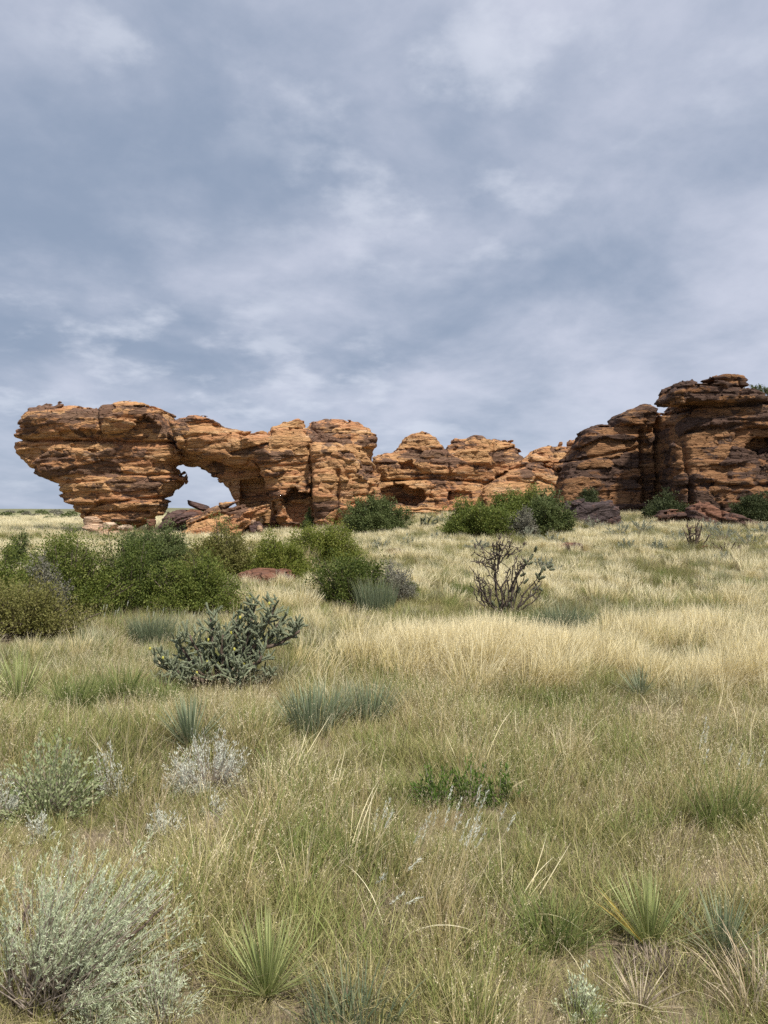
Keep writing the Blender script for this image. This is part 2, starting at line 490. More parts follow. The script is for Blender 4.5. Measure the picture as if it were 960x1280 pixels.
# soil
m, t = new_mat('soil_and_litter')
co = t.add('ShaderNodeTexCoord').outputs['Object']
n1 = t.noise(co, 0.35, 5, 0.6)
n2 = t.noise(co, 3.0, 6, 0.65)
n3 = t.noise(co, 28.0, 4, 0.7)
c = t.mix(t.rng(n1, 0.38, 0.62), (0.155, 0.125, 0.085), (0.215, 0.165, 0.115))
c = t.mix(t.rng(n2, 0.45, 0.65), c, (0.22, 0.20, 0.095))
c = t.mix(t.math('MULTIPLY', t.rng(n3, 0.45, 0.7), 0.55), c, (0.34, 0.28, 0.18))
# beyond the built grass the plain is dry grassland
geo = t.add('ShaderNodeNewGeometry').outputs['Position']
yy = t.add('ShaderNodeSeparateXYZ', {0: geo}).outputs[1]
f1 = t.noise(t.mapping(geo, (1, 0.4, 1)), 0.09, 6, 0.65)
f2 = t.noise(t.mapping(geo, (1, 0.5, 1)), 0.6, 5, 0.7)
fc = t.mix(t.rng(f1, 0.40, 0.62), (0.36, 0.33, 0.165), (0.25, 0.25, 0.125))
fc = t.mix(t.math('MULTIPLY', t.rng(f2, 0.48, 0.62), 0.7), fc, (0.15, 0.16, 0.085))
fc = t.mix(t.math('MULTIPLY', t.rng(yy, 110, 240), 0.75), fc, (0.125, 0.13, 0.075))
c = t.mix(t.rng(yy, 40, 70), c, fc)
bp = t.add('ShaderNodeBump', {'Strength': 0.7, 'Distance': 0.03, 'Height': t.math('ADD', n3, n2)})
p = t.add('ShaderNodeBsdfPrincipled', {'Base Color': c, 'Roughness': 0.95, 'Normal': bp.outputs[0], 'Specular IOR Level': 0.1})
t.add('ShaderNodeOutputMaterial', {0: p.outputs[0]})
M['soil'] = m

# ------------------------------------------------------------------ ground sheet
s = np.linspace(-1, 1, 221)
gx = np.sign(s) * (np.abs(s) * 22 + np.abs(s) ** 5 * 3500)
s = np.linspace(0, 1, 270)
gy = -25 + s * 90 + s ** 7 * 6000
X, Y = np.meshgrid(gx, gy, indexing='ij')
Z = ground(X.ravel(), Y.ravel()).reshape(X.shape)
nx, ny = X.shape
i, j = np.meshgrid(np.arange(nx - 1), np.arange(ny - 1), indexing='ij')
a = i * ny + j
Q = np.stack([a, a + ny, a + ny + 1, a + 1], -1).reshape(-1, 4)
g = link('ground', raw_mesh('ground', np.stack([X, Y, Z], -1).reshape(-1, 3), Q, np.zeros((0, 3), np.int32), None, M['soil']))
tag(g, 'dry prairie soil with plant litter running to the horizon', kind='structure')


# ------------------------------------------------------------------ rock builder: layered implicit stone, meshed with surface nets
def poly_sd(P, X, Z):
    P = np.asarray(P, float)
    A = P; B = np.roll(P, -1, 0)
    d2 = np.full(X.shape, 1e9); ins = np.zeros(X.shape, bool)
    for (ax, az), (bx, bz) in zip(A, B):
        ex, ez = bx - ax, bz - az
        tt = np.clip(((X - ax) * ex + (Z - az) * ez) / (ex * ex + ez * ez + 1e-12), 0, 1)
        d2 = np.minimum(d2, (X - ax - ex * tt) ** 2 + (Z - az - ez * tt) ** 2)
        if az != bz:
            cond = ((az > Z) != (bz > Z)) & (X < (bx - ax) * (Z - az) / (bz - az) + ax)
            ins ^= cond
    d = np.sqrt(d2)
    return np.where(ins, -d, d)


def line_d(P, X, Z):
    d2 = np.full(X.shape, 1e9)
    for (ax, az), (bx, bz) in zip(P[:-1], P[1:]):
        ex, ez = bx - ax, bz - az
        tt = np.clip(((X - ax) * ex + (Z - az) * ez) / (ex * ex + ez * ez + 1e-12), 0, 1)
        d2 = np.minimum(d2, (X - ax - ex * tt) ** 2 + (Z - az - ez * tt) ** 2)
    return np.sqrt(d2)


def surface_nets(Fd, org, h):
    nx, ny, nz = Fd.shape
    S = Fd < 0
    cnt = np.zeros((nx - 1, ny - 1, nz - 1), np.int8)
    for dx in (0, 1):
        for dy in (0, 1):
            for dz in (0, 1):
                cnt += S[dx:nx - 1 + dx, dy:ny - 1 + dy, dz:nz - 1 + dz]
    idx = np.argwhere((cnt > 0) & (cnt < 8)).astype(np.int32)
    I, J, K = idx.T
    vid = np.full((nx - 1, ny - 1, nz - 1), -1, np.int32)
    vid[I, J, K] = np.arange(len(idx))
    acc = np.zeros((len(idx), 3)); num = np.zeros(len(idx))
    cs = [(0, 0, 0), (1, 0, 0), (0, 1, 0), (1, 1, 0), (0, 0, 1), (1, 0, 1), (0, 1, 1), (1, 1, 1)]
    fv = [Fd[I + a, J + b, K + c] for a, b, c in cs]
    for p, q in ((0, 1), (2, 3), (4, 5), (6, 7), (0, 2), (1, 3), (4, 6), (5, 7), (0, 4), (1, 5), (2, 6), (3, 7)):
        fa, fb = fv[p], fv[q]
        mk = (fa < 0) != (fb < 0)
        tt = np.where(mk, fa / np.where(mk, fa - fb, 1), 0)
        ca = np.array(cs[p]); cb = np.array(cs[q])
        acc += mk[:, None] * (ca[None, :] + tt[:, None] * (cb - ca)[None, :])
        num += mk
    V = (idx + acc / num[:, None]) * h + np.asarray(org)
    Qs = []
    for ax in range(3):
        sl = [slice(1, -1)] * 3
        sa = list(sl); sb = list(sl)
        sa[ax] = slice(0, -1); sb[ax] = slice(1, None)
        A, B = S[tuple(sa)], S[tuple(sb)]
        e = np.argwhere(A != B)
        flip = A[tuple(e.T)]
        off = np.ones(3, int); off[ax] = 0
        e = e + off
        o1, o2 = (ax + 1) % 3, (ax + 2) % 3
        def cell(a, b):
            q = e.copy(); q[:, o1] -= a; q[:, o2] -= b
            return vid[q[:, 0], q[:, 1], q[:, 2]]
        q = np.stack([cell(1, 1), cell(0, 1), cell(0, 0), cell(1, 0)], -1)
        q[~flip] = q[~flip][:, ::-1]
        Qs.append(q)
    return V, np.concatenate(Qs)


def rock(name, comps, mat, h=0.066, seed=0, tilt=0.02, lay=0.42, amp=1.0, carve=(), cracks=(), pad=0.6, zmin=None, ybase=None):
    """comps: (part, outline px, distance, half thickness low, half thickness high, rounding, varnish)"""
    allx = []; allz = []; ally = []
    W2 = []
    for part, P, d, t0, t1, rr, vn in [cc[:7] for cc in comps]:
        de = d - 0.38 * max(t0, t1)          # the outline seen from here is that of the front half
        P = np.array([(wx(px, de), wz(py, de)) for px, py in P])
        W2.append(P)
        allx += [P[:, 0].min(), P[:, 0].max()]; allz += [P[:, 1].min(), P[:, 1].max()]
        ally += [d - max(t0, t1), d + max(t0, t1)]
    lo = np.array([min(allx), min(ally), min(allz)]) - pad
    hi = np.array([max(allx), max(ally), max(allz)]) + pad
    n = np.ceil((hi - lo) / h).astype(int) + 1
    ax = lo[0] + np.arange(n[0]) * h; ay = lo[1] + np.arange(n[1]) * h; az = lo[2] + np.arange(n[2]) * h
    XX, ZZ = np.meshgrid(ax, az, indexing='ij')

    def ext(P, d, t0, t1, rr):
        s2 = poly_sd(P, XX, ZZ).astype(np.float32)
        z0, z1 = P[:, 1].min(), P[:, 1].max()
        T = (t0 + (t1 - t0) * np.clip((ZZ - z0) / (z1 - z0 + 1e-6), 0, 1)).astype(np.float32)
        # broad swells of the face
        T = T + 0.16 * T * vnoise(XX / 2.3, ZZ / 1.7, 0 * XX, seed + 3) + 0.10 * vnoise(XX / 0.9, ZZ / 0.7, 0 * XX, seed + 5)
        rr = np.minimum(rr, T * 0.95)
        yy = np.abs(ay - d).astype(np.float32)
        wa = (s2 + rr)[:, None, :]
        wb = yy[None, :, None] - (T - rr)[:, None, :]
        return np.minimum(np.maximum(wa, wb), 0) + np.sqrt(np.maximum(wa, 0) ** 2 + np.maximum(wb, 0) ** 2) - rr[:, None, :]
    Fd = None; who = None
    for ci, (P, cpt) in enumerate(zip(W2, comps)):
        f = ext(P, cpt[2], cpt[3], cpt[4], cpt[5]).astype(np.float32)
        if Fd is None:
            Fd = f; who = np.zeros(f.shape, np.int8)
        else:
            who[f < Fd] = ci
            k = 0.14
            hh = np.maximum(k - np.abs(Fd - f), 0) / k
            Fd = np.minimum(Fd, f) - hh * hh * k * 0.25
    for P, d, t, rr in carve:
        P = np.array([(wx(px, d), wz(py, d)) for px, py in P])
        f = ext(P, d, t, t, rr)
        Fd = np.maximum(Fd, -f.astype(np.float32))
    G = np.zeros(XX.shape, np.float32)
    for P, d, wd, dep in cracks:
        P = [(wx(px, d), wz(py, d)) for px, py in P]
        wob = 0.07 * vnoise(XX / 0.5, ZZ / 0.5, 0 * XX, seed + 9)
        dd = np.maximum(line_d(P, XX, ZZ) + wob, 0)
        G = np.maximum(G, dep * np.exp(-(dd / wd) ** 2))
    band = np.argwhere(np.abs(Fd) < 0.70)
    I, J, K = band.T
    x = ax[I].astype(np.float32); y = ay[J].astype(np.float32); z = az[K].astype(np.float32)

    def layer(x, y, z):
        zp = z - tilt * x + 0.30 * vnoise(x / 5.0, y / 5.0, z / 3.0, seed + 1) + 0.05 * vnoise(x / 0.9, y / 0.9, z / 0.9, seed + 2)
        tt = zp / lay
        tt = tt + 0.55 * vnoise(tt * 0.55, x / 6.0, y / 6.0, seed + 4)
        L = np.floor(tt); fr = tt - L
        uu = x * 0.9 + y * 0.5 + 0.6 * vnoise(x / 1.3, y / 1.3, z / 1.3, seed + 6)
        bl = 0.7 + 2.2 * hsh(L, seed, 3)
        ub = uu / bl + hsh(L, seed, 5) * 17
        Bk = np.floor(ub); fb = (ub - Bk)
        return L, fr, Bk, fb, bl
    L, fr, Bk, fb, bl = layer(x, y, z)
    cw = who[I, J, K]
    lw = np.array([cc[7] if len(cc) > 7 else 1.0 for cc in comps], np.float32)[cw]
    nw = np.array([cc[8] if len(cc) > 8 else 1.0 for cc in comps], np.float32)[cw]
    o = (hsh(L, seed, 1) - 0.5) * 0.17 + (hsh(L, Bk, seed + 11) - 0.5) * 0.13
    e = np.minimum(fr, 1 - fr) * lay
    open_ = hsh(L + (fr > 0.5), seed, 7) ** 1.5
    msk = np.clip(vnoise(x / 1.1, y / 1.1, z / 0.5, seed + 8) * 2.0 + 0.35, 0, 1)
    g1 = np.exp(-(e / 0.045) ** 2) * (0.02 + 0.26 * open_) * msk
    eb = np.minimum(fb, 1 - fb) * bl
    g2 = np.exp(-(eb / 0.055) ** 2) * 0.18 * (hsh(L, Bk, seed + 21) > 0.5)
    lam = vnoise(x / 1.6, y / 1.6, z / 0.10, seed + 12) * 0.03
    ws = 0.35 * vnoise(x / 0.8, y / 0.8, z / 0.8, seed + 18)
    v1, r1, e1 = voro(x + ws, y - ws, z - tilt * x + ws * 0.2, 2.2, 0.8, seed + 1, 0.9)
    v2, r2, e2 = voro(x - ws, y + ws, z - tilt * x + ws * 0.1, 1.0, 0.17, seed + 2, 0.6)
    vg = np.exp(-(e1 / 0.035) ** 2) * 0.05
    big = 0.13 * fbm(x / 2.1, y / 2.1, z / 1.2, seed + 13, 2) + 0.03 * vnoise(x / 0.2, y / 0.2, z / 0.14, seed + 15)
    Fd[I, J, K] += amp * (lw * (o + np.maximum(g1, 0) + g2 + lam) + nw * (big + 0.17 * v1 + 0.05 * v2 + vg + 0.03 * vnoise(x / 0.35, y / 0.35, z / 0.3, seed + 16))) + 0.005
    Fd += G[:, None, :]
    Fd[0] = Fd[-1] = 1; Fd[:, 0] = Fd[:, -1] = 1; Fd[:, :, -1] = 1; Fd[:, :, 0] = 1
    V, Q = surface_nets(Fd, lo, h)
    # keep the one solid body: drop crumbs that float free
    lab = np.arange(len(V))
    while True:
        m_ = lab[Q].min(1)
        new = lab.copy()
        for c_ in range(4):
            np.minimum.at(new, Q[:, c_], m_)
        new = new[new]
        if (new == lab).all(): break
        lab = new
    ids, cn = np.unique(lab, return_counts=True)
    big_ids = ids[cn > 0.02 * len(V)]
    Q = Q[np.isin(lab[Q[:, 0]], big_ids)]
    u, inv = np.unique(Q, return_inverse=True)
    V = V[u]; Q = inv.reshape(-1, 4).astype(np.int32)
    ci = np.clip(np.round((V - lo) / h).astype(int), 0, np.array(Fd.shape) - 1)
    vw = who[ci[:, 0], ci[:, 1], ci[:, 2]]
    vx, vy, vz_ = V.T.astype(np.float32)
    L, fr, Bk, fb, bl = layer(vx, vy, vz_)
    ws = 0.35 * vnoise(vx / 0.8, vy / 0.8, vz_ / 0.8, seed + 18)
    v1, r1, e1 = voro(vx + ws, vy - ws, vz_ - tilt * vx + ws * 0.2, 2.2, 0.8, seed + 1)
    v2, r2, e2 = voro(vx - ws, vy + ws, vz_ - tilt * vx + ws * 0.1, 1.0, 0.17, seed + 2)
    tint = 0.35 * hsh(L, seed, 31) + 0.35 * r1 + 0.30 * r2
    varn = np.array([cc[6] for cc in comps], np.float32)[vw] + (r1 - 0.5) * 0.75 + (r2 - 0.5) * 0.30
    fw = vw[Q[:, 0]]
    root = empty(name, (float((lo[0] + hi[0]) / 2), float((lo[1] + hi[1]) / 2), float(lo[2] + pad)))
    parts = []
    for pn in sorted({cc[0] for cc in comps}):
        ids = [k for k, cc in enumerate(comps) if cc[0] == pn]
        q = Q[np.isin(fw, ids)]
        if not len(q): continue
        u, inv = np.unique(q, return_inverse=True)
        me = raw_mesh(pn, V[u] - np.array(root.location), inv.reshape(-1, 4).astype(np.int32), np.zeros((0, 3), np.int32), {'tint': tint[u], 'varn': varn[u]}, mat if not isinstance(mat, dict) else mat[pn])
        me.set_sharp_from_angle(angle=R(48))
        parts.append(link(pn, me, root))
    return root


heart = [(17,552),(22,537),(30,528),(42,516),(58,512),(75,512),(80,508),(96,507),(104,510),(120,509),(133,505),(150,504),(170,504),(185,506),(198,511),(207,517),(213,525),(217,534),(225,545),(229,557),(229,572),(226,579),(219,584),(226,592),(226,600),(219,610),(210,618),(205,626),(203,636),(199,641),(188,645),(180,653),(163,662),(150,668),(125,670),(112,666),(104,656),(92,643),(84,633),(76,621),(70,612),(58,604),(48,598),(38,590),(28,580),(20,568)]
cap = [(17,552),(22,537),(30,528),(42,516),(58,512),(75,512),(80,508),(96,507),(104,510),(120,509),(133,505),(150,504),(170,504),(185,506),(198,511),(207,517),(213,525),(217,534),(224,545),(226,553),(180,553),(120,553),(60,552)]
span_f = [(212,527),(222,524),(245,522),(262,525),(275,532),(288,538),(302,546),(330,552),(340,588),(318,584),(290,580),(262,574),(244,566),(228,562),(216,558)]
span_b = [(216,545),(300,548),(345,560),(352,665),(312,665),(302,645),(293,622),(283,604),(266,595),(258,586),(242,581),(228,583),(220,572)]
butt = [(303,546),(318,543),(335,543),(340,533),(352,529),(372,527),(385,534),(395,545),(402,560),(402,600),(398,640),(394,664),(350,666),(342,645),(336,618),(330,597),(322,577),(312,562)]
dome = [(383,536),(392,529),(410,524),(430,522),(448,526),(460,536),(470,547),(468,560),(463,572),(469,590),(471,615),(477,620),(476,628),(455,632),(450,660),(400,660),(385,600)]
pil = [(388,566),(395,556),(410,553),(425,556),(435,565),(445,570),(450,585),(456,600),(455,618),(458,630),(448,633),(442,640),(434,648),(430,664),(412,668),(398,666),(395,645),(390,630),(387,612),(388,595)]
pil2 = [(430,585),(445,575),(458,590),(462,612),(462,632),(452,640),(440,650),(430,650),(428,620)]
arch = rock('rock_arch', [
    ('overhanging_block', heart, 45.0, 1.0, 2.1, 1.0, 0.52, 0.6, 1.25), ('cap', cap, 44.8, 2.0, 2.2, 0.9, 0.62, 0.6, 1.2),
    ('span', span_f, 43.9, 1.0, 1.3, 0.7, 0.5, 0.7, 1.3), ('span', span_b, 46.2, 1.7, 1.7, 0.8, 0.45, 0.4, 0.8),
    ('buttress', butt, 44.2, 1.7, 2.2, 1.1, 0.5, 0.6, 1.4), ('dome', dome, 46.0, 2.8, 2.3, 1.7, 0.58, 0.4, 1.6),
    ('pillar', pil, 42.6, 1.3, 1.4, 0.9, 0.42, 0.7, 1.3), ('pillar', pil2, 43.0, 1.2, 1.2, 0.8, 0.45, 0.7, 1.3)], M['rock'], seed=3, tilt=0.03,
    carve=[([(355,620),(372,612),(394,612),(394,645),(372,655),(356,650)], 42.4, 0.9, 0.5),
           ([(300,600),(330,598),(345,650),(300,660)], 44.4, 0.9, 0.4),
           ([(160,528),(185,520),(205,536),(195,546),(165,543)], 42.7, 0.6, 0.3),
           ([(75,540),(105,536),(140,545),(140,551),(80,550)], 42.7, 0.5, 0.3)],
    cracks=[([(14,551),(60,554),(110,554),(170,556),(232,556)], 45, 0.08, 0.38), ([(128,505),(138,520),(143,540),(140,556)], 45, 0.10, 0.30),
            ([(214,524),(220,540),(228,560)], 45, 0.12, 0.7), ([(80,632),(120,632),(170,626),(215,622)], 45, 0.08, 0.35),
            ([(95,642),(140,640),(190,640)], 45, 0.08, 0.35), ([(150,592),(190,596),(228,594)], 45, 0.08, 0.3),
            ([(386,560),(392,600),(392,640)], 43, 0.09, 0.22), ([(425,590),(424,630),(420,660)], 43, 0.10, 0.35)])
tag(arch, 'tall sandstone arch with a heart shaped leg and a sky hole', 'rock arch')

hump = [(468,574),(476,568),(490,566),(497,560),(503,551),(515,545),(528,544),(545,548),(553,557),(560,558),(568,549),(580,551),(590,544),(602,543),(612,550),(625,553),(640,553),(648,560),(656,570),(690,600),(690,634),(600,645),(540,648),(466,648)]
ramp = [(610,605),(625,592),(640,579),(658,570),(664,563),(670,567),(684,573),(702,585),(722,600),(726,640),(598,645),(600,618)]
base = [(464,629),(520,632),(560,630),(640,624),(700,624),(700,655),(464,655)]
knob = [(655,575),(662,568),(672,559),(690,555),(712,556),(716,549),(724,549),(731,556),(740,600),(670,610)]
kn2 = [(466,572),(472,566),(480,566),(487,572),(490,590),(466,590)]
wall = rock('rock_outcrop', [
    ('hump', hump, 50.0, 2.4, 2.2, 1.0, 0.50, 0.8, 1.3), ('ramp', ramp, 47.6, 2.2, 1.3, 1.0, 0.40, 0.6, 1.2), ('base_ledge', base, 48.6, 1.8, 1.2, 0.8, 0.22),
    ('knob', knob, 54.0, 2.0, 1.5, 1.0, 0.52), ('side_knob', kn2, 55.0, 1.0, 0.8, 0.6, 0.5)], M['rock'], h=0.072, seed=8, tilt=-0.02, lay=0.36,
    carve=[([(474,611),(500,605),(530,609),(533,624),(520,632),(474,630)], 47.6, 1.0, 0.4), ([(497,578),(515,574),(520,586),(500,588)], 47.6, 0.7, 0.3),
           ([(560,615),(590,612),(588,628),(560,628)], 47.6, 0.5, 0.3)],
    cracks=[([(553,550),(556,580),(560,610),(556,630)], 50, 0.10, 0.22), ([(612,548),(608,580),(602,600)], 50, 0.08, 0.2),
            ([(470,603),(540,600),(610,606)], 50, 0.08, 0.3), ([(602,610),(630,592),(660,580),(700,590)], 47.6, 0.09, 0.25), ([(655,615),(665,600),(690,610)], 47.6, 0.08, 0.3)])
tag(wall, 'lower double humped sandstone wall in the middle distance', 'rock outcrop')

slope = [(694,620),(700,602),(708,577),(722,561),(729,546),(731,536),(745,531),(768,530),(776,522),(790,515),(805,512),(822,514),(834,517),(838,600),(838,650),(686,650),(690,632)]
dcap = [(769,526),(785,515),(802,509),(816,511),(824,518),(825,534),(800,539),(775,534)]
blk = [(840,540),(850,524),(860,512),(864,504),(868,498),(868,492),(890,488),(930,488),(945,491),(958,496),(985,492),(1005,500),(1030,525),(1050,570),(1060,655),(840,655),(836,600),(834,560)]
slab = [(836,499),(840,492),(848,485),(858,481),(880,479),(900,478),(930,483),(950,490),(958,497),(952,508),(900,508),(866,511),(852,506),(843,504)]
top = [(886,478),(894,474),(906,470),(913,469),(924,472),(930,480),(930,486),(886,486)]
cliff = rock('rock_cliff', [  # high varnish amounts here partly paint in the shade on this face
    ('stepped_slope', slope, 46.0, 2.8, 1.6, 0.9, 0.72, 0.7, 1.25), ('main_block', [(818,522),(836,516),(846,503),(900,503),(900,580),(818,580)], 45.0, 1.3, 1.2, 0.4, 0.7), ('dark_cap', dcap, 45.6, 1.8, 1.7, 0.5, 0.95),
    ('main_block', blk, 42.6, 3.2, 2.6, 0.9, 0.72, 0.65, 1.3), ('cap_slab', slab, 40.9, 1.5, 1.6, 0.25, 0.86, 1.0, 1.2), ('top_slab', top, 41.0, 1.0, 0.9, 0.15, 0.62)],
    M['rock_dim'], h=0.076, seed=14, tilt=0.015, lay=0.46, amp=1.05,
    carve=[([(816,552),(822,540),(828,531),(835,531),(836,655),(816,655),(810,600)], 42.4, 2.0, 0.3),
           ([(936,560),(948,548),(975,546),(980,574),(950,574)], 39.8, 1.3, 0.4), ([(945,580),(975,576),(975,596),(950,594)], 39.6, 0.8, 0.3)],
    cracks=[([(797,540),(798,590),(802,640)], 45, 0.11, 0.45), ([(831,512),(832,580),(836,650)], 43, 0.12, 0.5), ([(836,512),(880,516),(930,512),(990,518)], 42.6, 0.09, 0.4),
            ([(700,578),(745,572),(800,560)], 45.5, 0.08, 0.3), ([(840,545),(900,538),(960,548)], 42.6, 0.10, 0.3), ([(840,605),(900,612),(990,600)], 42.6, 0.09, 0.35)])
tag(cliff, 'tall varnished sandstone cliff at the right edge, partly darkened by painted shade', 'rock cliff')


# loose rock with an outline of its own
def small_rock(name, P, d, t, mat, label, seed, lay=0.3, h=0.06, amp=0.75, rr=0.4, vn=0.5, cat='boulder', group=None, t2=None, lw=0.35, nw=1.5, tilt=0.35):
    root = rock(name, [('stone', P, d, t, t2 or t, rr, vn, lw, nw)], mat, h=h, seed=seed, lay=lay, amp=amp, pad=0.4, tilt=tilt)
    ch = root.children[0]
    me = ch.data
    bpy.data.objects.remove(ch)
    loc = root.location.copy()
    bpy.data.objects.remove(root)
    o = link(name, me)
    o.location = loc
    return tag(o, label, cat, group)


small_rock('boulder', [(228,668),(240,652),(252,646),(256,634),(266,627),(285,627),(305,626),(325,628),(330,640),(322,662),(318,690),(232,690)], 41.2, 1.1, M['rock'], 'big buff ramp shaped boulder lying beneath the arch hole', 21, 0.34, vn=0.42, t2=0.5, amp=1.15, nw=2.0, lw=.5)
small_rock('boulder', [(196,664),(202,650),(210,641),(218,636),(232,640),(246,644),(250,660),(245,684),(196,684)], 43.0, 1.0, M['rock_dark'], 'dark rounded boulder at the left foot of the arch hole', 23, 0.4, vn=0.5)
small_rock('boulder', [(706,640),(712,630),(725,626),(745,625),(762,626),(774,632),(778,642),(776,660),(704,662)], 37.0, 1.0, M['rock_dark'], 'low purple grey boulder beside the clump of dark bushes', 27, 0.5, vn=0.8)
small_rock('ledge', [(822,652),(826,640),(840,637),(858,638),(868,642),(872,656),(868,668),(824,664)], 35.2, 0.9, M['rock_red'], 'low flat dark red slab, left piece of the broken ledge', 29, 0.2, vn=0.75, cat='rock ledge', t2=0.5, lw=1.5, nw=.9, rr=.05, tilt=.1)
small_rock('ledge', [(864,646),(870,637),(878,630),(884,624),(890,630),(900,637),(910,644),(912,660),(905,674),(864,670)], 34.6, 1.0, M['rock_red'], 'tall middle piece of the broken red ledge with a pale crest', 30, 0.25, vn=0.7, cat='rock ledge', t2=0.6, lw=1.5, nw=.9, rr=.05, tilt=-.3)
small_rock('ledge', [(905,642),(916,641),(932,646),(948,652),(966,658),(988,664),(990,684),(950,676),(907,670)], 34.0, 1.0, M['rock_red'], 'long sloping right piece of the broken red ledge', 28, 0.2, vn=0.7, cat='rock ledge', t2=0.5, lw=1.5, nw=.9, rr=.05, tilt=-.35)
small_rock('ledge', [(298,728),(303,718),(318,714),(338,715),(356,718),(364,724),(362,735),(300,738)], 17.0, 0.55, M['rock_red'], 'flat red rock showing behind the green cactus', 31, 0.12, h=0.03, amp=0.35, rr=0.12, vn=0.4, cat='rock ledge')
small_rock('ledge', [(700,684),(716,681),(740,685),(768,687),(800,689),(804,700),(700,700)], 26.0, 0.5, M['rock_red'], 'thin dark red ledge across the pale grass', 33, 0.12, h=0.04, amp=0.3, rr=0.12, vn=0.6, cat='rock ledge')
small_rock('ledge', [(850,690),(880,682),(905,686),(940,688),(985,690),(985,704),(850,704)], 25.0, 0.6, M['rock_red'], 'low red ledge at the foot of the dead shrub on the right', 35, 0.12, h=0.04, amp=0.3, rr=0.12, vn=0.45, cat='rock ledge')
small_rock('ledge', [(480,694),(488,689),(500,688),(510,692),(512,702),(480,704)], 24.0, 0.35, M['rock_red'], 'small red rock in grass right of the middle bushes', 36, 0.12, h=0.03, amp=0.3, rr=0.1, vn=0.5, cat='rock ledge')


def boulder(px, py, d, wpx, hpx, mat, label, seed, name='boulder', cat='boulder', group=None, depth=0.9, rz=None):
    """faceted block: a sphere cut by random planes, then roughened"""
    rng = np.random.RandomState(seed)
    n = 26 if wpx > 16 else 15
    th = np.linspace(0, np.pi, n); ph = np.linspace(0, 2 * np.pi, 2 * n, endpoint=False)
    A, B = np.meshgrid(th, ph, indexing='ij')
    P = np.stack([np.sin(A) * np.cos(B), np.sin(A) * np.sin(B), np.cos(A)], -1).reshape(-1, 3) * 1.35
    for k in range(13):
        v = norm(rng.randn(3)); dd = 0.62 + 0.3 * rng.rand()
        P = P - np.maximum(P @ v - dd, 0)[:, None] * v
    for v, dd in (((0, 0, 1), 0.72), ((0, 0, -1), 0.8)):
        v = np.array(v, float)
        P = P - np.maximum(P @ v - dd, 0)[:, None] * v
    P = P * (1 + 0.05 * fbm(P[:, 0] * 2, P[:, 1] * 2, P[:, 2] * 2 + seed, 4, 3))[:, None]
    P /= np.abs(P).max(0)
    sx, sz = wpx / F * d / 2, hpx / F * d / 2
    P = P * np.array([sx, sx * depth, sz])
    m_, k_ = n, 2 * n
    i, j = np.meshgrid(np.arange(m_ - 1), np.arange(k_), indexing='ij')
    Q = np.stack([i * k_ + j, (i + 1) * k_ + j, (i + 1) * k_ + (j + 1) % k_, i * k_ + (j + 1) % k_], -1).reshape(-1, 4)
    nv = len(P)
    me = raw_mesh(name, P, Q, np.zeros((0, 3), np.int32), {'tint': np.full(nv, rng.rand()), 'varn': np.full(nv, 0.4)}, mat)
    me.set_sharp_from_angle(angle=R(35))
    o = link(name, me)
    o.location = (wx(px, d), d, wz(py, d))
    o.rotation_euler = (0, 0, rng.rand() * 0.6 - 0.3 if rz is None else rz)
    return tag(o, label, cat, group)


o = boulder(244, 644, 43.0, 46, 15, M['rock_red'], 'brown tilted slab wedged between two boulders under the arch', 61, name='slab', cat='rock slab')
o.rotation_euler[1] = .12
o = boulder(249, 633, 43.8, 31, 9, M['rock_dark'], 'dark pointed slab on top of the rubble against the sky', 66, name='slab', cat='rock slab')
o.rotation_euler[1] = .30
boulder(309, 646, 41.9, 17, 24, M['rock_pale'], 'tall buff boulder left of two others inside the arch', 41)
boulder(320, 645, 41.6, 17, 22, M['rock_pale'], 'rounded buff boulder standing in the middle of three under the arch', 42)
boulder(333, 644, 42.2, 17, 20, M['rock'], 'squarish tan boulder right of two others inside the arch', 43)
boulder(322, 658, 40.4, 14, 14, M['rock_dark'], 'grey stone leaning on the end of the ramp boulder', 44)
boulder(317, 664, 40.0, 12, 16, M['rock_dark'], 'dark grey stone lowest at the end of the ramp boulder', 45)
boulder(316, 653, 40.3, 8, 7, M['rock_pale'], 'small white stone above the grey stones by the ramp boulder', 46)
boulder(325, 661, 39.9, 7, 8, M['rock_pale'], 'small white stone right of the grey stones by the ramp boulder', 47)
boulder(117, 651, 42.3, 26, 12, M['rock_pale'], 'pale cracked block low at the left foot of the heart shaped leg', 48, name='stone_block', cat='rock block')
boulder(116, 660, 42.1, 26, 12, M['rock_pale'], 'pink pale block under the cracked block of the heart shaped leg', 49, name='stone_block', cat='rock block')
boulder(138, 658, 42.1, 22, 12, M['rock_pale'], 'orange pale block in the middle of the foot of the heart', 50, name='stone_block', cat='rock block')
boulder(158, 660, 42.0, 24, 9, M['rock_pale'], 'flat buff block right along the foot of the heart', 51, name='stone_block', cat='rock block')
boulder(140, 668, 41.7, 40, 10, M['rock_pale'], 'long whitish slab lowest under the heart shaped leg', 52, name='stone_block', cat='rock block')
boulder(188, 656, 43.4, 12, 16, M['rock_red'], 'dark red stone standing right of the foot of the heart', 53)
boulder(700, 555, 52.0, 6, 6, M['rock'], 'small knob stone perched on the skyline between wall and cliff', 54)
boulder(470, 621, 43.0, 20, 8, M['rock_dim'], 'flat stone jutting out at the right foot of the arch', 55)

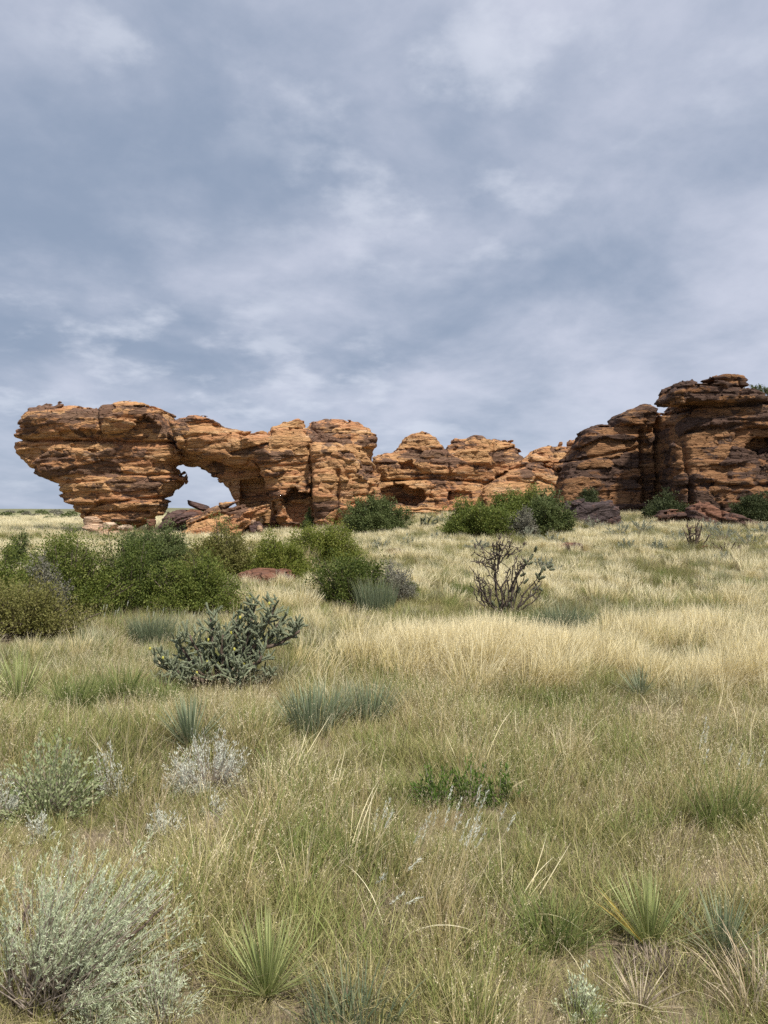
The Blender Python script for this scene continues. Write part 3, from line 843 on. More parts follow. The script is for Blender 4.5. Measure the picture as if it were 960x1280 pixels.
rng = np.random.RandomState(91)
for q, (a_, d_) in enumerate([(350,41.5),(362,41.0),(372,41.6),(405,40.5),(440,41.5),(455,42.0),(478,46.0),(500,46.3),(528,46.0),(548,46.2),(572,46.0),(700,42.0),(716,41.5),(752,41.0),(790,41.2),(806,40.5),(868,38.0),(900,37.5),(922,38.2),(215,41.0),(228,40.2),(180,42.0)]):
    w_ = rng.uniform(6, 13); z_ = gz(wx(a_, d_), d_)
    py_b = 640 + (CAMZ - z_) / d_ * F
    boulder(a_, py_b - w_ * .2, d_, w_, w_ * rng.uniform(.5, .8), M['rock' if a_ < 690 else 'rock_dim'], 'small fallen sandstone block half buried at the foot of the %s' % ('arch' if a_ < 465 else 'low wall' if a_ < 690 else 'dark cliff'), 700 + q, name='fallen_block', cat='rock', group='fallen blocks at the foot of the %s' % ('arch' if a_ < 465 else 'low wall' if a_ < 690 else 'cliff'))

# ------------------------------------------------------------------ plants
OCC = []        # ground taken by plants: the grass stays thin there


def col_c(x, y):
    return np.array([x, y, gz(x, y)])


def shrub(px, d, wpx, top_py, mat, label, seed, leaf=0.04, dens=1.0, name='shrub', cat='shrub', group='green shrubs in the grass', wild=0.46, base_z=None, woodm=None, depth=0.8):
    rng = np.random.RandomState(seed)
    x = wx(px, d); z0 = gz(x, d) if base_z is None else base_z
    H = max(wz(top_py, d) - z0, 0.2); Rw = wpx / F * d / 2
    root = empty(name, (x, d, z0 - 0.02))
    tag(root, label, cat, group)
    OCC.append((x, d, Rw * .95, .9))
    area = 2 * math.pi * Rw * (Rw * 0.5 + H * 0.7)
    K = int(np.clip(area * 33 * dens, 54 if dens > .4 else 14, 270))
    # stems end on an uneven dome
    az = rng.rand(K) * 2 * np.pi
    el = np.arcsin(np.clip(rng.rand(K) ** 0.8 * 1.02 - 0.02, -0.02, 1))
    lump = 1 + wild * fbm(np.cos(az) * np.cos(el) * 1.6, np.sin(az) * np.cos(el) * 1.6, np.sin(el) * 1.6, seed + 2, 2) * 1.5
    rad = (0.78 + 0.22 * rng.rand(K)) * lump * np.where(rng.rand(K) < .07, 1.15, 1.0)
    E = np.stack([np.cos(az) * np.cos(el) * Rw, np.sin(az) * np.cos(el) * Rw * depth, np.sin(el) * H * 0.93 + 0.06 * H], -1) * rad[:, None]
    E[:, 2] = np.maximum(E[:, 2], (0.10 + 0.12 * rng.rand(K)) * H)
    B = np.stack([np.cos(az) * 0.12 * Rw * rng.rand(K), np.sin(az) * 0.12 * Rw * rng.rand(K), np.zeros(K)], -1)
    stm = MB(); fol = MB()
    pts = np.linspace(0, 1, 5)
    for k in range(K):
        mid_ = np.array([E[k, 0] * 0.55, E[k, 1] * 0.55, E[k, 2] * 0.35])
        C = (1 - pts)[:, None] ** 2 * B[k] + 2 * ((1 - pts) * pts)[:, None] * mid_ + pts[:, None] ** 2 * E[k]
        if k % 2 == 0 or K < 40:
            tube(stm, C, np.linspace(0.012, 0.003, 5) * (1 + Rw), 4, rng.rand(), cap=False)
        Mt = int(8 + 3 * rng.rand())
        tb = 0.42 + 0.58 * rng.rand(Mt) ** 0.7
        P0 = np.stack([np.interp(tb, pts, C[:, a]) for a in range(3)], -1)
        out = norm(E[k][None, :] * np.array([1, 1, 0.7]))
        D = norm(out * 0.8 + rng.randn(Mt, 3) * 0.75 + np.array([0, 0, 0.45]))
        Lt = (0.10 + 0.16 * rng.rand(Mt)) * (0.6 + 0.55 * Rw)
        nl = int(15.5 * max(1.0, 0.045 / leaf) ** 0.5)
        tl = rng.rand(Mt, nl)
        P = P0[:, None, :] + D[:, None, :] * (Lt[:, None] * tl)[..., None] + rng.randn(Mt, nl, 3) * 0.022 * (0.7 + Rw)
        dl = norm(D[:, None, :] * 0.9 + rng.randn(Mt, nl, 3) * 0.7)
        P = P.reshape(-1, 3); dl = dl.reshape(-1, 3)
        P[:, 2] = np.maximum(P[:, 2], 0.01)
        nn = len(P)
        tone = np.clip(np.repeat(0.22 + 0.56 * rng.rand(Mt), nl) + 0.18 * rng.randn(nn), 0, 1)
        leaves(fol, rng, P, dl, leaf * 1.04 * (0.7 + 0.7 * rng.rand(nn)), leaf * (0.38 + 0.25 * rng.rand(nn)), r=tone)
    stm.build('stems', woodm or M['wood'], root)
    fol.build('foliage', mat, root, smooth=False)
    return root


M['leaf_shade'] = leaf_mat('blackish_shaded_leaves', [(0.042, 0.058, 0.022), (0.065, 0.082, 0.03), (0.095, 0.11, 0.045)], None, 0.2)  # dark leaf species, with rock shade at the cliff foot painted in
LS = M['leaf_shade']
M['leaf_mid'] = leaf_mat('mid_green_leaves', [(0.055, 0.085, 0.018), (0.10, 0.135, 0.028), (0.19, 0.215, 0.05)], None, 0.3)
LM = M['leaf_mid']
LG, LB, LO, LD, LY = M['leaf_green'], M['leaf_bright'], M['leaf_olive'], M['leaf_dark'], M['leaf_grey']
shrub(22, 9.8, 165, 728, LO, 'olive shrub nearest the left edge, dull and low', 101, 0.032)
shrub(84, 11.9, 150, 673, LG, 'tall green shrub second from the left edge', 102, 0.034)
shrub(-10, 13.0, 110, 688, LG, 'green shrub cut by the left edge behind the olive one', 103, 0.036)
shrub(160, 12.4, 118, 679, LM, 'dense green shrub in the middle of the left thicket', 104, 0.034)
shrub(252, 12.1, 112, 687, LG, 'broad green shrub at the right end of the left thicket', 105, 0.034)
shrub(58, 11.2, 52, 690, LY, 'grey half bare shrub among the green left thicket', 106, 0.030, 0.8)
shrub(196, 19.0, 104, 660, LD, 'dark green shrub behind the left thicket below the heart rock', 107, 0.05)
shrub(278, 18.5, 88, 661, LO, 'yellowish shrub behind the thicket in front of the ramp boulder', 108, 0.05)
shrub(20, 20.0, 36, 664, LD, 'small dark shrub rising behind the thicket at far left', 109, 0.045)
shrub(350, 18.0, 90, 668, LB, 'bright low shrub left of a pair in front of the arch', 110, 0.045)
shrub(404, 21.5, 84, 661, LB, 'flat topped bright shrub in front of the arch pillar', 111, 0.048)
shrub(440, 13.4, 100, 688, LM, 'round bright green shrub standing alone in mid field', 112, 0.036)
shrub(490, 13.8, 62, 700, LY, 'grey shrub growing against the round green one', 113, 0.032)
shrub(512, 14.4, 20, 730, LG, 'tiny green shrub at the right side of the grey one', 114, 0.032)
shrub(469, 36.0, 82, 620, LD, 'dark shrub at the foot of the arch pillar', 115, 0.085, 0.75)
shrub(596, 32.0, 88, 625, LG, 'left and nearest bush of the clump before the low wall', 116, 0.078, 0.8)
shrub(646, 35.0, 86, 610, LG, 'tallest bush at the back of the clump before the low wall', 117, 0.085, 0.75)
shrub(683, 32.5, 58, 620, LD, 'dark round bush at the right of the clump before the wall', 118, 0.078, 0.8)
shrub(650, 31.5, 40, 640, LY, 'grey bush between the two front bushes of the clump', 119, 0.07, 0.7)
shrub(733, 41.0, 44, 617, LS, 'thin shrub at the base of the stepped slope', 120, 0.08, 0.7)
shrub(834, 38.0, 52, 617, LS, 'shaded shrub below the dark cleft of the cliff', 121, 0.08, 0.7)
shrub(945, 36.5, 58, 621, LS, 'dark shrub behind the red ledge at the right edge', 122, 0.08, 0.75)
shrub(602, 46.0, 10, 628, LD, 'tiny dark shrub on the base ledge of the low wall', 123, 0.07, 0.7)
shrub(604 - 218, 42.0, 18, 640, LD, 'small shrub in the recess beside the arch pillar', 124, 0.07, 0.7)
shrub(946, 41.5, 24, 479, LD, 'sparse shrub growing on top of the cliff', 125, 0.06, 0.16, base_z=wz(495, 41.5), wild=0.6)
shrub(962, 41.5, 18, 482, LD, 'small sparse shrub on the cliff top at the frame edge', 126, 0.06, 0.12, base_z=wz(497, 41.5), wild=0.6)


# ---- chollas
def joint_pts(p, d, L, rng, bend=0.25):
    d2 = norm(d + rng.randn(3) * bend)
    tt = np.linspace(0, 1, 7)[:, None]
    return p + d * (L * (tt - tt * tt * 0.5)) + d2 * (L * tt * tt * 0.5)


def joint_mesh(mat, seed, ratio):
    """one knobbly cactus joint of unit length with its spines"""
    rng = np.random.RandomState(seed)
    mb = MB()
    C = joint_pts(np.zeros(3), np.array([0, 0, 1.0]), 1.0, rng, 0.16)
    n = 9
    C = np.stack([np.interp(np.linspace(0, 1, n), np.linspace(0, 1, len(C)), C[:, q]) for q in range(3)], -1)
    rad = ratio * np.array([0.6, 0.9, 1.0, 1.03, 1.0, 1.03, 1.0, 0.85, 0.5])
    tan = norm(np.gradient(C, axis=0))
    a = norm(np.cross(tan, np.array([0.3, 0.9, 0.13]))); b = np.cross(tan, a)
    s_ = 8
    ang = np.arange(s_) / s_ * 2 * np.pi
    kb_ = (np.arange(n)[:, None] + np.arange(s_)[None, :]) % 2 == 0
    kn = 1 + 0.26 * np.where(kb_, 1, -1)
    V = C[:, None] + (rad[:, None] * kn)[..., None] * (np.cos(ang)[None, :, None] * a[:, None] + np.sin(ang)[None, :, None] * b[:, None])
    i, j = np.meshgrid(np.arange(n - 1), np.arange(s_), indexing='ij')
    Q = np.stack([i * s_ + j, i * s_ + (j + 1) % s_, (i + 1) * s_ + (j + 1) % s_, (i + 1) * s_ + j], -1).reshape(-1, 4)
    V2 = np.concatenate([V.reshape(-1, 3), C[-1:] + tan[-1:] * rad[-1] * 0.7])
    jj = np.arange(s_)
    T = np.stack([(n - 1) * s_ + jj, (n - 1) * s_ + (jj + 1) % s_, np.full(s_, n * s_)], -1)
    mb.add(V2, Q, T, 0.0, np.append(np.where(kb_, .95, .1).ravel(), .9) * rng.uniform(.75, 1.0))
    m_ = 26
    k = rng.rand(m_) * (n - 1); al = rng.rand(m_) * 2 * np.pi
    base = np.stack([np.interp(k, np.arange(n), C[:, q]) for q in range(3)], -1)
    kk = np.clip(k.astype(int), 0, n - 1)
    out = np.cos(al)[:, None] * a[kk] + np.sin(al)[:, None] * b[kk]
    leaves(mb, rng, base + out * ratio * 0.95, out + rng.randn(m_, 3) * 0.4, np.full(m_, ratio * 0.8), np.full(m_, 0.017), t=np.ones(m_))
    return mb.mesh('joint', mat)


JSETS = {}


JMERGE = []        # joints past the limit of single parts, joined per plant


def add_joint(parent, skin, p, d, L, r, rng, single=True):
    """a joint object hung on its branch; returns where it ends"""
    key = (skin, round(r / L * 24))
    if key not in JSETS:
        JSETS[key] = [joint_mesh(M[skin], 60 + q, max(key[1], 1) / 24.0) for q in range(4)]
    if not single:
        JMERGE.append((JSETS[key][rng.randint(4)], Matrix.Translation(p) @ Vector(d).to_track_quat('Z', 'Y').to_matrix().to_4x4() @ Matrix.Scale(L, 4)))
        return np.asarray(p) + np.asarray(d) * L
    o = bpy.data.objects.new('joint', JSETS[key][rng.randint(4)])
    COL.objects.link(o)
    o.parent = parent
    o.location = p
    q = Vector(d).to_track_quat('Z', 'Y')
    o.rotation_mode = 'QUATERNION'
    o.rotation_quaternion = q
    o.scale = (L, L, L)
    return np.asarray(p) + np.asarray(d) * L


M['cholla'] = leaf_mat('cholla_skin', [(0.080, 0.100, 0.056), (0.150, 0.175, 0.102), (0.30, 0.32, 0.215)], ((0.60, 0.60, 0.47), 0.4, 0.6), 0.0, 0.6)
M['cholla_dull'] = leaf_mat('dull_cholla_skin', [(0.085, 0.095, 0.055), (0.12, 0.13, 0.075), (0.16, 0.165, 0.10)], ((0.50, 0.48, 0.36), 0.4, 0.6), 0.0, 0.6)
M['spine'] = leaf_mat('pale_spines', [(0.42, 0.42, 0.32), (0.56, 0.55, 0.43), (0.65, 0.63, 0.5)], None, 0.1)
M['fruit'] = leaf_mat('yellow_fruit', [(0.42, 0.40, 0.06), (0.52, 0.48, 0.09), (0.46, 0.46, 0.12)], None, 0.1)


def fruit_bit(mb, p, rng):
    V = []
    tube(mb, np.array([p, p + np.array([0, 0, 0.012]), p + np.array([0, 0, 0.026])]), [0.007, 0.013, 0.009], 6, rng.rand())


def cholla(name, x, y, limbs, label, seed, scale=1.0, jr=0.0086, skin='cholla', fruit=True, cat='cactus', jl=(0.07, 0.12), nb=(2, 4), more=1.0):
    """limbs: list of (start offset, end offset) in metres x right, y away, z up"""
    rng = np.random.RandomState(seed)
    root = empty(name, (x, y, gz(x, y) - 0.03))
    tag(root, label, cat)
    frac = min(1.0, 290.0 / (sum(l_[2] for l_ in limbs) * more * (nb[0] + nb[1] + 1) / 2))
    JMERGE.clear()
    for (S, E, nseg, spread) in limbs:
        S = np.array(S, float); E = np.array(E, float)
        tr = MB(); fr = MB()
        mid_ = S * 0.4 + E * 0.6 + np.array([0, 0, -0.16 * np.linalg.norm(E - S)])
        tt = np.linspace(0, 1, 8)[:, None]
        C = (1 - tt) ** 2 * S + 2 * (1 - tt) * tt * mid_ + tt ** 2 * E
        C[1:-1] += rng.randn(6, 3) * 0.008
        tube(tr, C, np.linspace(0.022, 0.012, 8) * scale, 7, 0.3)
        br = tr.build('branch', M['wood_dark'], root)
        nseg = int(nseg * more)
        for q in range(nseg):
            f = 0.22 + 0.78 * (q + 0.5) / nseg
            p = np.array([np.interp(f, tt[:, 0], C[:, a_]) for a_ in range(3)])
            out = norm(E - S)
            d = norm(out * 0.4 + rng.randn(3) * spread * np.array([1.3, 1.3, 0.7]) + np.array([0, 0, 0.6]))
            L = rng.uniform(*jl) * scale * 1.2
            tip = add_joint(br, skin, p, d, L, jr * scale, rng, rng.rand() < frac)
            for k in range(rng.randint(*nb)):
                d2 = norm(d * 0.55 + rng.randn(3) * np.array([.6, .6, .4]) + np.array([0, 0, 0.5]))
                t2 = add_joint(br, skin, p + (tip - p) * rng.uniform(0.55, 1.0), d2, rng.uniform(*jl) * scale, jr * scale * .95, rng, rng.rand() < frac)
                if fruit and rng.rand() < 0.025:
                    fruit_bit(fr, t2, rng)
        if fr.n: tag(fr.build('fruit', M['fruit'], br), kind='stuff')
    if JMERGE:
        mb = MB()
        for me, mx in JMERGE:
            nv = len(me.vertices)
            co_ = np.empty(nv * 3, np.float32); me.vertices.foreach_get('co', co_)
            co_ = np.c_[co_.reshape(-1, 3), np.ones(nv)] @ np.array(mx).T
            at = []
            for k_ in ('t', 'r'):
                v_ = np.empty(nv, np.float32); me.attributes[k_].data.foreach_get('value', v_); at.append(v_)
            vi = np.empty(len(me.loops), np.int32); me.loops.foreach_get('vertex_index', vi)
            nq = sum(1 for p_ in me.polygons if p_.loop_total == 4)
            mb.add(co_[:, :3], vi[:nq * 4].reshape(-1, 4), vi[nq * 4:].reshape(-1, 3), at[0], at[1])
        tag(mb.build('more_joints', M[skin], root), kind='stuff')
    return root


cx, cy = gpoint(282, 862)
OCC.append((cx, cy, .62, .85))
k = cy / F     # metres per photo pixel there
def cp(px, py, dy=0.0):
    return ((px - 282) * k, dy, (862 - py) * k)
cholla('cholla_cactus', cx, cy, [
    (cp(262,850), cp(196,828,.02), 6, .55), (cp(264,852), cp(200,846,-.12), 5, .55), (cp(290,850), cp(340,842,-.1), 5, .55), (cp(288,848), cp(352,770,.08), 7, .55), (cp(262,850), cp(205,822,-.05), 5, .55), (cp(262,850), cp(222,800,.05), 6, .5), (cp(268,848), cp(240,790,-.08), 7, .55), (cp(272,848), cp(262,772,.06), 8, .55),
    (cp(278,850), cp(282,788,-.14), 8, .6), (cp(284,850), cp(300,800,.12), 8, .6), (cp(286,850), cp(318,775,-.04), 8, .6), (cp(284,850), cp(318,754,.06), 10, .55),
    (cp(284,850), cp(345,752,-.02), 10, .55), (cp(290,850), cp(330,812,-.1), 7, .6), (cp(330,806), cp(374,786,.02), 7, .5), (cp(270,850), cp(252,826,-.2), 6, .6), (cp(290,850), cp(302,828,-.2), 7, .6),
    (cp(284,850), cp(268,800,.16), 8, .6), (cp(286,852), cp(312,838,-.22), 6, .6), (cp(282,850), cp(296,772,.0), 8, .6)],
    'big spreading green cholla cactus with yellow fruit left of centre', 201, more=2.7, jl=(.06, .115))

dx, dy = gpoint(632, 774)
OCC.append((dx, dy, .40, .85))
k2 = dy / F
dead = empty('cholla_cactus', (dx, dy, gz(dx, dy) - 0.02))
tag(dead, 'mostly dead dark cholla skeleton standing in the pale grass', 'cactus')
rng = np.random.RandomState(77)
def dq(px, py, y_=0.0):
    return np.array([(px - 632) * k2, y_, (774 - py) * k2])
twigs = [
    [(626,770),(622,745),(620,712),(614,708)], [(620,735),(618,700),(612,690)], [(620,712),(606,707),(598,700)], [(614,708),(606,696),(603,682)],
    [(622,712),(624,690),(626,668)], [(622,708),(632,695),(640,672)], [(620,700),(617,688),(616,680)], [(624,690),(630,684),(634,690)], [(634,697),(645,688),(648,685)],
    [(628,768),(612,755),(600,732),(598,715)], [(610,752),(604,738),(602,722)], [(606,758),(596,750),(591,733)], [(614,756),(612,742),(610,732)],
    [(634,768),(636,745),(634,718),(638,708)], [(640,766),(640,740),(641,710),(646,698)], [(636,765),(630,750),(632,720)], [(642,740),(648,718),(655,696)],
    [(644,766),(652,748),(660,738),(672,724)], [(638,740),(644,722),(650,712),(662,700)], [(650,715),(656,706),(662,700)], [(646,760),(654,752),(668,740),(676,728)],
    [(630,766),(634,756),(644,744)], [(624,766),(628,750),(626,735)]]
twigs = twigs + [[(a_ + rng.uniform(-13, 13) * (i_ > 0), b_ + rng.uniform(-9, 5)) for i_, (a_, b_) in enumerate(p_)] for p_ in twigs[:14]] + [[(a_ + rng.uniform(-9, 9) * (i_ > 0), b_ + rng.uniform(-7, 7)) for i_, (a_, b_) in enumerate(p_)] for p_ in twigs]
for n_, pts in enumerate(twigs):
    P = np.array([dq(a_, b_, rng.uniform(-.05, .05) if n_ < 23 else rng.uniform(-.2, .2) * i_ * .5) for i_, (a_, b_) in enumerate(pts)])
    mm = np.linspace(0, len(P) - 1, 9)
    PP = np.stack([np.interp(mm, np.arange(len(P)), P[:, q]) for q in range(3)], -1) + rng.randn(9, 3) * 0.008
    b_ = MB()
    tube(b_, PP, np.linspace(0.017, 0.006, 9) * (1.0 if len(pts) > 3 else 0.75) * (1.0 if n_ < 23 else .75), 6, rng.rand())
    for s_ in range(5):
        i_ = rng.randint(3, 9 - 1)
        q_ = PP[i_] + norm(rng.randn(3) + np.array([0, 0, .8])) * rng.uniform(.04, .1)
        tube(b_, np.array([PP[i_], (PP[i_] + q_) / 2 + rng.randn(3) * .005, q_]), [0.008, 0.007, 0.004], 5, rng.rand())
    b_.build('dead_branch', M['wood_black'], dead)
lv = empty('live_branch')
lv.parent = dead
for px, py, dxx, dyy, L in [(672,724,.5,.8,.12),(672,724,.9,.3,.13),(676,716,.3,.9,.10),(684,710,.7,.4,.10),(686,712,.9,.1,.09),(682,714,-.2,.9,.08),(666,738,.7,.6,.11),(662,700,.5,.8,.11),(668,690,.4,.9,.10),(658,706,-.3,.9,.10),(660,706,.8,.5,.09),
                            (654,712,.2,.9,.10),(650,720,.8,.4,.1),(655,730,.6,.7,.11),(648,742,.3,.9,.1),(642,752,-.2,.9,.1),(625,760,.1,.9,.1),(618,758,-.4,.8,.1),(630,765,.3,.8,.1),(636,760,.0,.9,.1),(622,766,-.5,.7,.1),(644,766,.6,.7,.1),(660,745,.9,.2,.09),(674,735,.5,-.4,.07),(672,722,-.4,.8,.09)]:
    add_joint(lv, 'cholla_dull', dq(px, py, rng.uniform(-.05, .05)), norm(np.array([dxx, rng.uniform(-.3, .3), dyy])), L, 0.019, rng)

x_, y_ = gpoint(533, 665)
cholla('cholla_cactus', x_, y_, [((0, 0, 0), (-.12, 0, .45), 3, .5), ((0, 0, 0), (.1, .05, .5), 4, .5), ((0, 0, 0), (.28, 0, .42), 3, .5), ((0, 0, 0), (-.3, .05, .3), 3, .5)], 'small sparse grey cholla far off before the low wall', 203, 1.0, 0.03, 'cholla_dull', False, nb=(1, 3), jl=(.18, .3))
x_, y_ = gpoint(776, 812)
cholla('cholla_cactus', x_, y_, [((0, 0, 0), (-.12, 0, .10), 3, .5), ((0, 0, 0), (.1, .05, .13), 3, .5), ((0, 0, 0), (.02, 0, .16), 3, .5)], 'little low cholla in the grass right of the dark green tuft', 204, 0.7, 0.012, 'cholla_dull', False, nb=(1, 2), jl=(.07, .11))


# ---- dead shrubs
def dead_shrub(px, py, hpx, wpx, n, label, seed, name='dead_shrub', thick=0.02):
    rng = np.random.RandomState(seed)
    x, y = gpoint(px, py)
    k_ = y / F
    root = empty(name, (x, y, gz(x, y) - 0.03))
    tag(root, label, 'dead shrub')
    for q in range(n):
        b_ = MB()
        e = np.array([rng.uniform(-.5, .5) * wpx * k_, rng.uniform(-.3, .3) * wpx * k_, hpx * k_ * rng.uniform(.5, 1.0)])
        tt = np.linspace(0, 1, 6)[:, None]
        P = e * np.concatenate([tt ** 0.8, tt ** 0.8, tt], 1) + rng.randn(6, 3) * 0.02 * hpx * k_
        P[0] = rng.uniform(-.04, .04, 3) * np.array([1, 1, 0])
        tube(b_, P, np.linspace(thick, thick * .4, 6), 5, rng.rand())
        for s_ in range(4):
            i_ = rng.randint(2, 5)
            q_ = P[i_] + norm(rng.randn(3) + np.array([0, 0, .7])) * rng.uniform(.12, .3) * hpx * k_
            tube(b_, np.array([P[i_], (P[i_] + q_) / 2 + rng.randn(3) * .01, q_]), np.array([.5, .4, .25]) * thick, 5, rng.rand())
        b_.build('branch', M['wood_dark'], root)
    return root


dead_shrub(868, 690, 40, 44, 11, 'dark dead shrub with bare branches before the red ledge', 301, thick=0.035)
dead_shrub(908, 692, 22, 46, 6, 'low dead twigs right of the dark dead shrub', 302, thick=0.025)
dead_shrub(822, 705, 16, 20, 5, 'small dead twig cluster in the pale grass on the right', 303, thick=0.018)
dead_shrub(650, 690, 14, 26, 5, 'low grey dead twigs left of the thin red ledge', 304, thick=0.018)
dead_shrub(716, 692, 18, 26, 6, 'dark twiggy shrub on the thin red ledge', 305, thick=0.02)


# ---- sagebrush and other soft plants
def sage(px, py, wpx, hpx, mat, label, seed, name='sagebrush', cat='sagebrush', group='silver sagebrush in the grass', lean=(0, 0), twigs_=None, leaf=0.016, wid=0.0028, per=40, wood='wood_sage', up=0.5):
    rng = np.random.RandomState(seed)
    x, y = gpoint(px, py)
    k_ = y / F
    Rw, H = wpx * k_ / 2, hpx * k_
    root = empty(name, (x, y, gz(x, y) - 0.02))
    tag(root, label, cat, group)
    OCC.append((x, y, Rw * .9, .8))
    K = twigs_ or 60
    st = MB(); fo = MB()
    az = rng.rand(K) * 2 * np.pi
    el = np.arcsin(0.1 + 0.9 * rng.rand(K) ** 0.9)
    rad = 0.65 + 0.4 * rng.rand(K)
    E = np.stack([np.cos(az) * np.cos(el) * Rw * rad + lean[0] * H, np.sin(az) * np.cos(el) * Rw * 0.8 * rad + lean[1] * H, np.sin(el) * H * rad], -1)
    E[:, 2] = np.maximum(E[:, 2], 0.12 * H)
    pts = np.linspace(0, 1, 6)
    for q in range(K):
        mid_ = np.array([E[q, 0] * 0.45, E[q, 1] * 0.45, E[q, 2] * 0.35]) + rng.randn(3) * 0.05 * Rw
        C = 2 * ((1 - pts) * pts)[:, None] * mid_ + pts[:, None] ** 2 * E[q]
        C[1:] += rng.randn(5, 3) * 0.015 * Rw
        tube(st, C, np.linspace(0.004, 0.0012, 6) * (0.6 + Rw), 4, rng.rand(), cap=False)
        tl = 0.42 + 0.58 * rng.rand(per) ** 0.75
        P = np.stack([np.interp(tl, pts, C[:, a_]) for a_ in range(3)], -1)
        d = norm(C[-1] - C[-3])
        spr = (0.9 - 0.5 * tl)[:, None]
        dl = norm(d[None, :] * 0.9 + rng.randn(per, 3) * spr * 0.9 + np.array([0, 0, up * 0.4]))
        P = P + rng.randn(per, 3) * 0.012 * (0.5 + Rw)
        P[:, 2] = np.maximum(P[:, 2], 0.01)
        tone = np.clip(0.3 + 0.5 * rng.rand() + 0.2 * rng.randn(per), 0, 1)
        leaves(fo, rng, P, dl, leaf * (0.6 + 0.8 * rng.rand(per)), wid * (0.7 + 0.6 * rng.rand(per)), r=tone)
    st.build('stems', M[wood], root)
    fo.build('foliage', mat, root, smooth=False)
    return root


# the big sagebrush at the lower left, fanning to the right from a gnarled trunk
rng = np.random.RandomState(55)
bx, by = gpoint(40, 1262)
kb = by / F
OCC.append((bx + .12, by, .42, .92))
bs = empty('sagebrush', (bx, by, gz(bx, by) - 0.02))
tag(bs, 'large silver sagebrush fanning from a gnarled trunk at the lower left', 'sagebrush')
def bp_(px, py, dy_=0.0):
    return np.array([(px - 40) * kb, dy_, (1262 - py) * kb])
for pts_, r0 in [([(20,1256),(12,1225),(10,1190),(18,1160),(25,1140)], .011), ([(40,1258),(75,1240),(110,1215),(140,1190),(170,1168),(195,1145)], .010),
                 ([(10,1262),(-5,1250),(-25,1244)], .014), ([(40,1260),(60,1240),(75,1232)], .016), ([(60,1250),(100,1235),(140,1205),(150,1206)], .006)]:
    P = np.array([bp_(a_, b_, -.02 + .02 * i_) for i_, (a_, b_) in enumerate(pts_)])
    mm = np.linspace(0, len(P) - 1, 12)
    PP = np.stack([np.interp(mm, np.arange(len(P)), P[:, q]) for q in range(3)], -1) + rng.randn(12, 3) * 0.003
    b_ = MB()
    tube(b_, PP, np.linspace(r0, r0 * .35, 12) * (1 + .15 * rng.randn(12)), 8, .5)
    b_.build('trunk', M['wood_dark'], bs)
st = MB(); fo = MB()
ends = []
for q in range(190):
    f = rng.rand()
    # the fan: from upright at the left to low at the right
    ang = R(np.interp(f, [0, 1], [108, 8])) + rng.randn() * .05
    ln = np.interp(f, [0, .25, .6, .85, 1], [205, 215, 235, 225, 190]) * rng.uniform(.5, 1.0)
    ends.append((40 + math.cos(ang) * ln, 1258 - math.sin(ang) * ln * .93, rng.uniform(-.22, .28)))
for (ex, ey, ed) in ends:
    E_ = bp_(ex, ey, ed)
    E_[2] = max(E_[2], 0.04)
    o_ = np.array([rng.uniform(-.05, .12), rng.uniform(-.05, .05), 0.0])
    pts = np.linspace(0, 1, 7)
    mid_ = o_ * .5 + E_ * .5 + np.array([-.03, 0, -.02]) + rng.randn(3) * .02
    C = (1 - pts)[:, None] ** 2 * o_ + 2 * ((1 - pts) * pts)[:, None] * mid_ + pts[:, None] ** 2 * E_
    C[1:-1] += rng.randn(5, 3) * .004
    tube(st, C, np.linspace(.0032, .0009, 7), 4, rng.rand(), cap=False)
    # side sprigs carry the narrow leaves
    for s_ in range(7):
        f = rng.uniform(.45, 1.0)
        P0 = np.array([np.interp(f, pts, C[:, a_]) for a_ in range(3)])
        D = norm(norm(C[-1] - C[-3]) + rng.randn(3) * .32 + np.array([0, 0, .25]))
        Ls = rng.uniform(.035, .085)
        nl = 17
        tl = rng.rand(nl)
        P = P0 + D * (Ls * tl)[:, None]
        dl = norm(D * 1.1 + rng.randn(nl, 3) * .45)
        tone = np.clip(.25 + .5 * rng.rand() + .2 * rng.randn(nl), 0, 1)
        leaves(fo, rng, P, dl, rng.uniform(.010, .020, nl), rng.uniform(.0020, .0034, nl), r=tone)
st.build('stems', M['wood_sage'], bs)
fo.build('foliage', M['sage'], bs, smooth=False)

sage(262, 992, 120, 90, M['silver'], 'silvery bush right of the yucca on the left', 401, leaf=.02, wid=.004, twigs_=90)
sage(232, 1000, 70, 60, M['silver'], 'pale silvery sprigs in front of the yucca on the left', 402, leaf=.02, wid=.004, twigs_=40)
sage(206, 1052, 62, 54, M['silver'], 'small white sage sprigs below the silvery bush', 403, leaf=.017, wid=.005, twigs_=22, per=34)
sage(270, 1032, 44, 46, M['silver'], 'few white sage sprigs right of the small white sage', 404, leaf=.015, wid=.0045, twigs_=12, per=30)
sage(46, 1056, 46, 46, M['silver'], 'small white sage sprigs at left below the pale green bush', 405, leaf=.017, wid=.005, twigs_=18, per=34)
sage(2, 1030, 60, 70, M['silver'], 'grey white sage at the left edge under the pale green bush', 406, leaf=.018, wid=.0042, twigs_=40)
sage(64, 1022, 150, 108, M['pale_green'], 'pale green leafy bush near the left edge', 407, name='leafy_bush', cat='bush', leaf=.024, wid=.012, twigs_=110, per=30)
sage(140, 1000, 60, 80, M['silver'], 'thin whitish sprigs between the pale green bush and the silvery one', 408, leaf=.018, wid=.0036, twigs_=26)
sage(724, 1284, 80, 84, M['sage'], 'small silvery plant with seed heads at the bottom centre right', 409, leaf=.012, wid=.005, twigs_=22, per=46)
sage(200, 1288, 120, 90, M['sage'], 'low sage sprouts at the right of the large sagebrush', 410, leaf=.015, wid=.003, twigs_=60)
